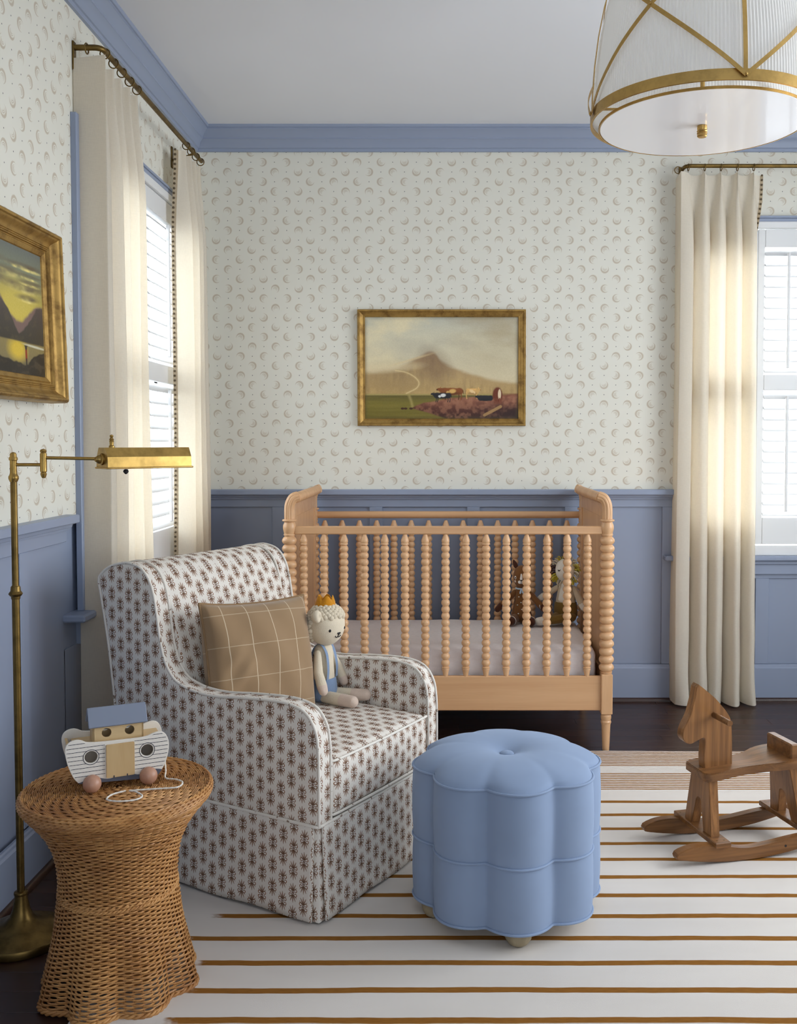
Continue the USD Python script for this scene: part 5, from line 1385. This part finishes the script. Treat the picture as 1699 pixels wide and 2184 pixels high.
for t0 in (-0.052, 0.265):
    c = numbered(horse, 'cross_bar'); UsdGeom.Xform.Define(stage, c)
    zc = 0.0605 if t0 < 0 else 0.0655
    obj('bar', box(t0 - 0.026, t0 + 0.026, -0.138, 0.138, zc + hz, zc + 0.0165 + hz, 0.002), M['walnut'], c, smooth=30)
    obj('screw', [xf(lathe([(0, 0), (0.003, 0), (0.003, 0.0006), (0, 0.0008)], 10), (t0 + dx, s * 0.118, zc + 0.0163 + hz)) for s in (-1, 1) for dx in (-0.012, 0.012)], M['brass_dark'], c)
bt = np.linspace(-0.185, 0.42, 50)
zb_ = lambda t: 0.009 + (t - 0.03) ** 2 * 0.46
bot = [(t, zb_(t)) for t in bt]
topc = spline([(-0.185, 0.058), (-0.155, 0.066), (-0.11, 0.068), (-0.05, 0.061), (0.03, 0.047), (0.10, 0.050), (0.2, 0.062), (0.29, 0.070), (0.36, 0.084), (0.41, 0.105)], 60)
tipf = [(-0.2, 0.034), (-0.203, 0.043), (-0.198, 0.052)]
rk = Polygon(np.vstack([bot, [(0.435, 0.092)], topc[::-1], tipf[::-1]])).buffer(0)
rk = rk.buffer(0.002).buffer(-0.002)
for s, (n0, n1) in ((0, (-0.125, -0.095)), (1, (0.095, 0.125))):
    r_ = numbered(horse, 'rocker'); UsdGeom.Xform.Define(stage, r_)
    obj('runner', stand(rk, n0, n1, 0.003), M['walnut'], r_, smooth=30)
    yo = n0 - 0.0004 if s == 0 else n1 - 0.0006
    obj('bolt_hole', xf(lathe([(0, 0), (0.004, 0), (0.004, 0.001), (0, 0.001)], 14), (0.17, yo + 0.001, 0.040 + hz), (PI / 2, 0, 0)), M['thread'], r_)

# ================================================================ pendant lamp
def pleated():
    g = Gr(); n = g.noise(g.objc(), 6.0, 2.0)
    a = g.node('principled_bsdf', 'BSDF', base_color=g.mix(n, srgb(250, 249, 248), srgb(246, 245, 243)), roughness=0.8, specular_ior_level=0.15)
    t = g.node('translucent_bsdf', 'BSDF', color=srgb(248, 246, 240))
    return g.done('pleated_white_silk', g.node('mix_closure', 'closure', fac=0.4, closure1=a, closure2=t))
M['pleat'] = pleated()
M['acrylic'] = plain('white_acrylic', srgb(250, 249, 252), 0.08, specular_ior_level=0.6)
PC = (0.692, 2.65, 2.172)
pend = thing('pendant_lamp', 'large white pleated pendant lamp with crossed brass straps', 'pendant lamp', PC)
PR = np.array([(0.300, 0.0), (0.2985, 0.06), (0.2925, 0.14), (0.282, 0.22), (0.266, 0.30), (0.245, 0.37), (0.222, 0.425)])
def pr_at(z): return np.interp(z, PR[:, 1], PR[:, 0])
NP = 200
th = np.arange(NP * 2) / (NP * 2) * 2 * PI
G = np.zeros((NP * 2, 24, 3))
for j, z in enumerate(np.linspace(0.010, 0.42, 24)):
    r = pr_at(z) - 0.006 + 0.0022 * (np.arange(NP * 2) % 2)
    G[:, j] = np.stack([r * np.cos(th), r * np.sin(th), np.full(NP * 2, z)], -1)
obj('pleated_shade', grid_mesh(G, closed_u=True), M['pleat'], pend, smooth=25)
obj('ring_band', lathe([(0.2955, 0.0), (0.3015, 0.0), (0.3015, 0.027), (0.2955, 0.027), (0.2955, 0.0)], 120), M['brass_bright'], pend, smooth=40)
obj('ring_band', lathe([(0.2175, 0.412), (0.2245, 0.412), (0.2225, 0.432), (0.2165, 0.432), (0.2175, 0.412)], 96), M['brass_bright'], pend, smooth=40)
def strap(a0, a1, z0, z1, w=0.0105, out=0.004, n=40):
    t = np.linspace(0, 1, n); a = a0 + (a1 - a0) * t; z = z0 + (z1 - z0) * t
    r = pr_at(z) + out
    c = np.stack([r * np.cos(a), r * np.sin(a), z], -1)
    T_ = np.gradient(c, axis=0); T_ /= np.linalg.norm(T_, axis=1, keepdims=True)
    N_ = np.stack([np.cos(a), np.sin(a), np.zeros(n)], -1); N_ -= T_ * (T_ * N_).sum(1, keepdims=True); N_ /= np.linalg.norm(N_, axis=1, keepdims=True)
    B_ = np.cross(T_, N_)
    S_ = [c + B_ * w / 2 * s + N_ * o for s, o in ((-1, 0), (1, 0), (1, 0.0018), (-1, 0.0018))]
    m = grid_mesh(np.stack(S_, 1), closed_v=True); trimesh.repair.fix_normals(m); return m
J0 = -PI / 2 + math.radians(4.5)
for k in range(4):
    a = J0 + k * PI / 2
    obj('strap', strap(a, a, 0.012, 0.424), M['brass_bright'], pend, smooth=30)
    obj('strap', strap(a, a + PI / 2, 0.010, 0.420, out=0.006), M['brass_bright'], pend, smooth=30)
    obj('strap', strap(a, a - PI / 2, 0.010, 0.420, out=0.008), M['brass_bright'], pend, smooth=30)
    for aa, zz_ in ((a, 0.012), (a + PI / 4, 0.215)):
        r_ = pr_at(zz_) + 0.010
        obj('rivet', ball((r_ * math.cos(aa), r_ * math.sin(aa), zz_), 0.0034, 2), M['brass_bright'], pend, smooth=True)
obj('diffuser', lathe([(0, -0.012), (0.274, -0.012), (0.2765, -0.009), (0.274, -0.006), (0, -0.006)], 96), M['acrylic'], pend, smooth=30, label='glossy white diffuser plate')
obj('diffuser_edge', lathe([(0.2765, -0.0125), (0.2785, -0.0125), (0.2785, -0.0055), (0.2765, -0.0055), (0.2765, -0.0125)], 96), M['brass_bright'], pend, smooth=30)
obj('finial', xf(lathe([(0, -0.016), (0.011, -0.016), (0.0135, -0.013), (0.0125, -0.008), (0.0145, -0.006), (0.0125, -0.003), (0.0145, 0.0), (0.0125, 0.003), (0.0135, 0.006), (0.013, 0.0145), (0, 0.0145)], 28), (0, 0, -0.027)), M['brass_bright'], pend, smooth=30)
obj('bracket', box(-0.296, 0.296, -0.006, 0.006, 0.030, 0.034, 0.001), M['brass_bright'], pend)
obj('stem', lathe([(0, -0.008), (0.006, -0.008), (0.006, HC - PC[2] - 0.03), (0, HC - PC[2] - 0.03)], 16), M['brass_bright'], pend, smooth=40)
obj('canopy', lathe([(0, HC - PC[2] - 0.034), (0.02, HC - PC[2] - 0.034), (0.055, HC - PC[2] - 0.02), (0.066, HC - PC[2] - 0.001), (0, HC - PC[2] - 0.001)], 40), M['brass_bright'], pend, smooth=40)
obj('spider', [rod((0, 0, 0.425), (0.22 * math.cos(J0 + k * PI / 2), 0.22 * math.sin(J0 + k * PI / 2), 0.42), 0.003, 8) for k in range(4)], M['brass_bright'], pend, smooth=40)

# ================================================================ pictures
def frame_mesh(w, h, prof, side):
    """One mitred rail of a frame in the (x, z) plane facing -y. prof: (inset from the outer edge, height towards the viewer)."""
    pr = np.array(prof, float)
    cs_ = np.array([(-1, -1), (1, -1), (1, 1), (-1, 1)], float)
    a, b_ = cs_[side], cs_[(side + 1) % 4]
    out = []
    for c in (a, b_):
        out.append(np.stack([c[0] * (w / 2 - pr[:, 0]), -pr[:, 1], c[1] * (h / 2 - pr[:, 0])], 1))
    m = grid_mesh(np.array(out), closed_v=True)
    v = np.array(m.vertices); n = len(pr)
    cap = trimesh.creation.triangulate_polygon(Polygon(pr), engine='earcut')
    idx = [int(np.argmin(np.linalg.norm(pr - c, axis=1))) for c in cap[0]]
    f = list(m.faces)
    for t in cap[1]:
        q = [idx[i] for i in t]; f += [q, [n + q[2], n + q[1], n + q[0]]]
    m = trimesh.Trimesh(v, np.array(f), process=False); trimesh.repair.fix_normals(m); return m
def paint_mat(name):
    g = Gr(); c = g.attr('paint', 'color'); n = g.noise(g.objc(), 160.0, 4.0, 0.65); n2 = g.noise(g.objc(), 40.0, 3.0)
    c = g.mix(g.step(n, 0.3, 0.8, 0.0, 0.25), g.hsv(c, 0.5, 1.05, 1.12), g.hsv(c, 0.5, 0.9, 1.5))
    return g.principled(name, c, 0.42, normal=g.bump(n * 0.6 + n2 * 0.4, 0.25, 0.001), specular_ior_level=0.35)
M['oil'] = paint_mat('oil_paint')
def lin(c): return np.array(srgb(*c))
class Canvas:
    def __init__(s, w, h, nx, ny, seed):
        s.x, s.z = np.meshgrid(np.linspace(0, 1, nx), np.linspace(0, 1, ny), indexing='ij')
        s.c = np.zeros((nx, ny, 3)); s.w, s.h, s.nx, s.ny = w, h, nx, ny
        s.rs = np.random.RandomState(seed)
    def noise(s, fx, fz, oct=4, seed=0):
        import meshkit
        p = np.stack([s.x.ravel() * fx, s.z.ravel() * fz, np.full(s.x.size, seed * 7.3)], 1)
        return (np.asarray(meshkit.fbm(p, oct, seed)).reshape(s.x.shape) - 0.5) * 1.7
    def over(s, mask, col):
        m = np.clip(mask, 0, 1)[..., None]; s.c = s.c * (1 - m) + (col if np.ndim(col) == 3 else lin(col)) * m
    def grad(s, stops, t):
        zs = [a for a, _ in stops]; cs = np.array([lin(c) for _, c in stops])
        return np.stack([np.interp(t, zs, cs[:, k]) for k in range(3)], -1)
    def ell(s, cx, cz, rx, rz, rot=0, soft=0.25):
        dx, dz = s.x - cx, s.z - cz
        ca, sa = math.cos(rot), math.sin(rot)
        u, v_ = (dx * ca + dz * sa) / rx, (-dx * sa + dz * ca) / rz
        return np.clip((1 - np.sqrt(u * u + v_ * v_)) / soft + 0.5, 0, 1)
    def line(s, pts, wd, soft=0.5):
        d = np.full(s.x.shape, 9.0); asp = s.w / s.h
        for (x0, z0), (x1, z1) in zip(pts[:-1], pts[1:]):
            ax_, az = x0 * asp, z0; bx_, bz = x1 * asp, z1
            px, pz = s.x * asp, s.z
            L2 = (bx_ - ax_) ** 2 + (bz - az) ** 2 + 1e-12
            t = np.clip(((px - ax_) * (bx_ - ax_) + (pz - az) * (bz - az)) / L2, 0, 1)
            d = np.minimum(d, np.hypot(px - ax_ - t * (bx_ - ax_), pz - az - t * (bz - az)))
        return np.clip((wd - d) / (wd * soft) , 0, 1)
    def mesh(s, y):
        P = np.stack([(s.x - 0.5) * s.w, np.full_like(s.x, -y), (s.z - 0.5) * s.h], -1)
        return grid_mesh(P), s.c.reshape(-1, 3)
def ss(a, lo, hi): t = np.clip((a - lo) / (hi - lo), 0, 1); return t * t * (3 - 2 * t)
# --- back wall: cattle by a lake
fw_, fh_ = 0.833, 0.575
pa = thing('framed_painting', 'gilt framed landscape painting of cattle and a hazy mountain', 'painting', (-0.030, YB - 0.001, 1.668))
CP_ = [(0, 0), (0, 0.024), (0.003, 0.028), (0.009, 0.028), (0.012, 0.024), (0.016, 0.021), (0.024, 0.016), (0.029, 0.014), (0.031, 0.016), (0.034, 0.0165), (0.036, 0.014), (0.037, 0.009), (0.037, 0)]
for k in range(4): obj('frame_rail', frame_mesh(fw_, fh_, CP_, k), M['gilt'], pa, smooth=28)
cv = Canvas(fw_ - 0.072, fh_ - 0.072, 420, 285, 1)
X_, Z_ = cv.x, cv.z
n1, n2, n3, n4 = cv.noise(3, 4, seed=1), cv.noise(7, 9, seed=2), cv.noise(15, 22, 3, seed=3), cv.noise(34, 8, 3, seed=4)
sky_ = cv.grad([(0.2, (202, 186, 150)), (0.55, (196, 186, 158)), (0.8, (198, 192, 168)), (1, (178, 178, 164))], Z_)
cv.c = sky_
cv.over(ss(n1 + 0.3 * n2, -0.02, 0.40) * 0.75 * ss(Z_, 0.35, 0.7), (222, 208, 170))
cv.over(ss(-n1 + 0.3 * n2, 0.02, 0.45) * 0.5 * ss(Z_, 0.4, 0.7), (168, 162, 146))
cv.over(cv.ell(0.86, 0.85, 0.25, 0.3, 0, 0.9) * 0.45 * (0.6 + n2), (156, 130, 78))
streak = cv.noise(46, 7, 3, seed=8)
warp = 0.05 * n2
ridge = np.interp(X_, *np.array(spline([(0, .47, 0), (.12, .49, 0), (.22, .52, 0), (.3, .575, 0), (.37, .625, 0), (.425, .665, 0), (.46, .645, 0), (.5, .57, 0), (.6, .495, 0), (.75, .42, 0), (.9, .375, 0), (1, .355, 0)], 80))[:, :2].T) + 0.016 * n3
cv.over(ss(ridge - Z_, -0.02, 0.035) * 0.88, cv.grad([(0.2, (166, 136, 82)), (0.42, (164, 136, 92)), (0.66, (140, 110, 82))], Z_))
cv.over(ss(ridge - Z_, 0, 0.12) * ss(streak + 0.5 * n3, -0.1, 0.45) * 0.28, (196, 168, 114))
cv.over(ss(ridge - Z_, 0, 0.1) * ss(-streak + 0.5 * n2, 0.0, 0.5) * 0.22, (104, 82, 58))
cv.over(cv.ell(0.455, 0.52, 0.09, 0.16, 0.25, 1.0) * 0.5, (108, 84, 64))
cv.over(cv.ell(0.20, 0.40, 0.20, 0.14, 0, 1.0) * 0.3, (122, 100, 68))
cv.over(cv.ell(0.10, 0.50, 0.22, 0.045, 0.1, 1.0) * 0.65, (212, 196, 160))
cv.over(cv.ell(0.31, 0.585, 0.14, 0.010, 0.42, 1.0) * 0.5, (208, 186, 142))
fall = [tuple(q) for q in spline([(0.20, .475, 0), (0.27, .455, 0), (0.325, .41, 0), (0.352, .355, 0), (0.335, .30, 0), (0.27, .25, 0)], 26)[:, :2]]
cv.over(cv.line(fall, 0.022, 1.0) * 0.35, (190, 166, 116)); cv.over(cv.line(fall, 0.009, 1.0) * 0.6, (220, 200, 152))
water = ss(0.235 - Z_, -0.006, 0.006)
cv.over(water, cv.grad([(0, (98, 88, 32)), (0.15, (112, 102, 44)), (0.24, (88, 80, 42))], Z_))
cv.over(water * ss(cv.noise(6, 60, 3, seed=9), -0.1, 0.4) * 0.22, (140, 126, 64))
cv.over(cv.line([(0.285, .24), (0.30, .18), (0.31, .12)], 0.022, 1.0) * 0.45, (186, 168, 110))
cv.over(ss(0.245 - Z_, -0.004, 0.004) * ss(Z_, 0.226, 0.235), (154, 138, 86))
bank = np.interp(X_, [0.26, .31, .38, .46, .55, .65, .8, 1], [.08, .11, .155, .175, .205, .21, .215, .24]) + 0.010 * n3
bk2 = ss(bank - Z_, -0.010, 0.010) * ss(X_ - np.interp(Z_, [0, .06, .1, .2], [0.52, 0.40, 0.30, 0.27]), -0.01, 0.03)
cv.over(bk2, cv.grad([(0, (44, 24, 18)), (0.1, (86, 48, 36)), (0.18, (134, 88, 68)), (0.25, (124, 78, 60))], Z_))
tuft_ = cv.noise(38, 26, 3, seed=10)
cv.over(bk2 * ss(tuft_, -0.15, 0.35) * 0.32, (176, 126, 98)); cv.over(bk2 * ss(-tuft_, 0.0, 0.4) * 0.3, (66, 34, 26))
cv.over(ss(X_, 0.62, 1.0) * ss(0.18 - Z_, 0, 0.12) * bk2 * 0.8, (38, 20, 16))
cv.over(ss(X_, 0.82, 0.9) * ss(0.26 - Z_, 0.0, 0.02) * ss(Z_, 0.2, 0.24) * 0.6, (112, 60, 46))
def cow(cx, cz, L, H, col, patch=None, flip=1, lying=False):
    dk = tuple(int(k * .62) for k in col); lt = tuple(min(255, int(k * 1.18)) for k in col)
    if not lying:
        for q, c_ in ((-0.28, dk), (0.30, dk), (-0.37, col), (0.41, col)):
            x_ = cx + flip * L * q
            cv.over(cv.line([(x_, cz - H * 0.08), (x_ + 0.004 * flip, cz - H * 0.30), (x_, cz - H * 0.52)], H * 0.045, 0.6), c_)
    cv.over(cv.ell(cx, cz + H * 0.02, L * 0.46, H * 0.25, -0.04 * flip, 0.3), col)
    cv.over(cv.ell(cx + flip * L * 0.34, cz + H * 0.03, L * 0.17, H * 0.24, 0, 0.3), col)
    cv.over(cv.ell(cx - flip * L * 0.30, cz + H * 0.03, L * 0.20, H * 0.25, 0, 0.3), col)
    cv.over(cv.ell(cx, cz - H * 0.12, L * 0.36, H * 0.11, 0, 0.6) * 0.6, dk)
    cv.over(cv.ell(cx, cz + H * 0.17, L * 0.36, H * 0.07, 0, 0.8) * 0.5, lt)
    cv.over(cv.ell(cx - flip * L * 0.45, cz + H * 0.13, L * 0.12, H * 0.13, -0.7 * flip, 0.3), col)
    cv.over(cv.ell(cx - flip * L * 0.56, cz + H * 0.17, L * 0.105, H * 0.085, 0.45 * flip, 0.3), col)
    cv.over(cv.line([(cx - flip * L * 0.50, cz + H * 0.24), (cx - flip * L * 0.47, cz + H * 0.33)], H * 0.025, 0.6), lt)
    cv.over(cv.ell(cx - flip * L * 0.63, cz + H * 0.14, L * 0.035, H * 0.045, 0, 0.5), dk)
    if not lying: cv.over(cv.line([(cx + flip * L * 0.49, cz + H * 0.12), (cx + flip * L * 0.53, cz - H * 0.15)], H * 0.025, 0.6), dk)
    if patch:
        cv.over(cv.ell(cx + flip * L * 0.04, cz + H * 0.05, L * 0.15, H * 0.14, 0.5, 0.5), patch)
        cv.over(cv.ell(cx - flip * L * 0.16, cz - H * 0.04, L * 0.07, H * 0.10, 0.2, 0.5), patch)
cow(0.565, 0.265, 0.15, 0.145, (122, 70, 36), (200, 160, 96))
cow(0.700, 0.265, 0.085, 0.13, (196, 156, 98), (220, 190, 140), flip=-1)
cow(0.505, 0.225, 0.115, 0.115, (34, 32, 36), (206, 204, 200))
cow(0.785, 0.20, 0.10, 0.11, (30, 29, 32), None, lying=True)
cv.over(cv.ell(0.865, 0.235, 0.032, 0.075), (98, 46, 26)); cv.over(cv.ell(0.878, 0.24, 0.010, 0.05), (214, 190, 160))
for q in (0.848, 0.862, 0.878, 0.888): cv.over(cv.line([(q, 0.2), (q, 0.15)], 0.008), (110, 60, 40))
cv.over(cv.line([(0.78, 0.035), (0.885, 0.12)], 0.018, 0.4), (150, 118, 78))
for q in (0.245, 0.265, 0.30): cv.over(cv.ell(q, 0.10, 0.012, 0.010), (60, 34, 20))
vig = np.minimum(np.minimum(X_, 1 - X_) * 1.3, np.minimum(Z_, 1 - Z_))
cv.over((1 - ss(vig, 0, 0.04)) * 0.3, (90, 76, 50))
mm, cc = cv.mesh(0.0085)
obj('canvas', mm, M['oil'], pa, smooth=True, col=cc, label='oil painting of cows beside a lake under a hazy mountain')
# --- left wall: dusk valley, tipped slightly forward
fw2, fh2 = 0.74, 0.508
PD = 0.07
pb = thing('framed_painting', 'deep gilt framed dusk valley painting with a red coated figure', 'painting', (XL + 0.004, 2.962 - fw2 / 2, 1.672), PI / 2)
DP = [(0, 0), (0, 0.050), (0.004, 0.058), (0.010, 0.062), (0.017, 0.060), (0.020, 0.054), (0.022, 0.053), (0.028, 0.050), (0.036, 0.040), (0.044, 0.034), (0.052, 0.032), (0.054, 0.034), (0.057, 0.034), (0.059, 0.031), (0.061, 0.033), (0.064, 0.033), (0.066, 0.030), (0.068, 0.032), (0.071, 0.032), (0.073, 0.026), (0.076, 0.025), (0.080, 0.028), (0.096, 0.022), (0.099, 0.018), (0.100, 0.0)]
DP = [(a_ * 0.76, b_ * 0.95) for a_, b_ in DP]
tl = math.radians(-1.6)
tiltm = lambda m: xf(m, (0, -0.010, 0), (tl, 0, 0))
for k in range(4): obj('frame_rail', tiltm(frame_mesh(fw2, fh2, DP, k)), M['gilt'], pb, smooth=28)
cv = Canvas(fw2 - 0.148, fh2 - 0.148, 330, 210, 2)
X_, Z_ = cv.x, cv.z
# seen area is the right part; u runs 0..1 across what the photograph shows
u_ = (X_ - 0.55) / 0.45
n1, n2, n3, n4 = cv.noise(4, 5, seed=11), cv.noise(9, 14, seed=12), cv.noise(20, 24, 3, seed=13), cv.noise(24, 8, 3, seed=14)
cv.c = cv.grad([(0.45, (176, 158, 70)), (0.6, (140, 130, 78)), (0.8, (116, 120, 98)), (1, (96, 100, 96))], Z_)
cv.over(cv.ell(0.70, 0.50, 0.30, 0.22, 0, 1.0) * 0.8, (196, 176, 84))
for q, (a, b_, w_, h_) in enumerate(((0.80, 0.86, 0.20, 0.020), (0.83, 0.79, 0.14, 0.013), (0.78, 0.69, 0.20, 0.035), (0.86, 0.74, 0.12, 0.014), (0.82, 0.61, 0.12, 0.022), (0.55, 0.78, 0.2, 0.03), (0.4, 0.7, 0.2, 0.04), (0.3, 0.85, 0.25, 0.03))):
    cv.over(cv.ell(a, b_ - 0.018, w_ * 0.8, h_ * 0.8, 0, 0.7) * (0.5 + n3), (222, 206, 130))
    cv.over(cv.ell(a + 0.01, b_ + 0.004, w_, h_, 0.05, 0.8) * (0.75 + n2), (96, 84, 66))
mA = np.interp(X_, [0, .3, .5, .56, .62, .70, .76, .84, .92, 1], [.7, .66, .62, .56, .46, .42, .42, .49, .56, .57]) + 0.015 * n3
cv.over(ss(mA - Z_, -0.02, 0.02), (112, 90, 84))
mB = np.interp(X_, [0, .4, .55, .62, .68, .72, .78, .86, .93, 1], [.6, .58, .56, .48, .38, .32, .36, .45, .55, .57]) + 0.02 * n3
cv.over(ss(mB - Z_, -0.012, 0.012), cv.grad([(0.2, (44, 40, 30)), (0.4, (62, 56, 50)), (0.6, (78, 66, 64))], Z_))
cv.over(ss(mB - Z_, 0, 0.1) * ss(n2 + n3, 0.0, 0.3) * 0.3, (96, 84, 60))
wl = ss(0.255 - Z_, -0.008, 0.008)
cv.over(wl, cv.grad([(0, (60, 56, 48)), (0.12, (120, 108, 74)), (0.25, (128, 114, 72))], Z_))
cv.over(wl * cv.ell(0.70, 0.19, 0.09, 0.08, 0, 0.9) * 0.9, (206, 176, 66))
cv.over(cv.ell(0.90, 0.235, 0.13, 0.009, -0.05, 0.6), (186, 182, 158))
fg = np.interp(X_, [0, .5, .6, .68, .76, .84, .9, 1], [.16, .12, .1, .085, .075, .12, .17, .2]) + 0.03 * n3
cv.over(ss(fg - Z_, -0.01, 0.01), (36, 31, 26))
cv.over(ss(fg - Z_, 0, 0.04) * ss(n2 + n3, 0.1, 0.4) * 0.4, (84, 72, 56))
cv.over(cv.line([(0.79, 0.20), (0.79, 0.12)], 0.020, 0.4), (134, 44, 26)); cv.over(cv.line([(0.79, 0.12), (0.79, 0.04)], 0.015, 0.4), (38, 34, 32))
cv.over(cv.ell(0.79, 0.215, 0.012, 0.018), (50, 38, 30)); cv.over(cv.line([(0.775, 0.228), (0.805, 0.228)], 0.006), (40, 34, 30))
mm, cc = cv.mesh(0.017)
obj('canvas', tiltm(mm), M['oil'], pb, smooth=True, col=cc, label='oil painting of a valley lake at dusk with a red coated figure')
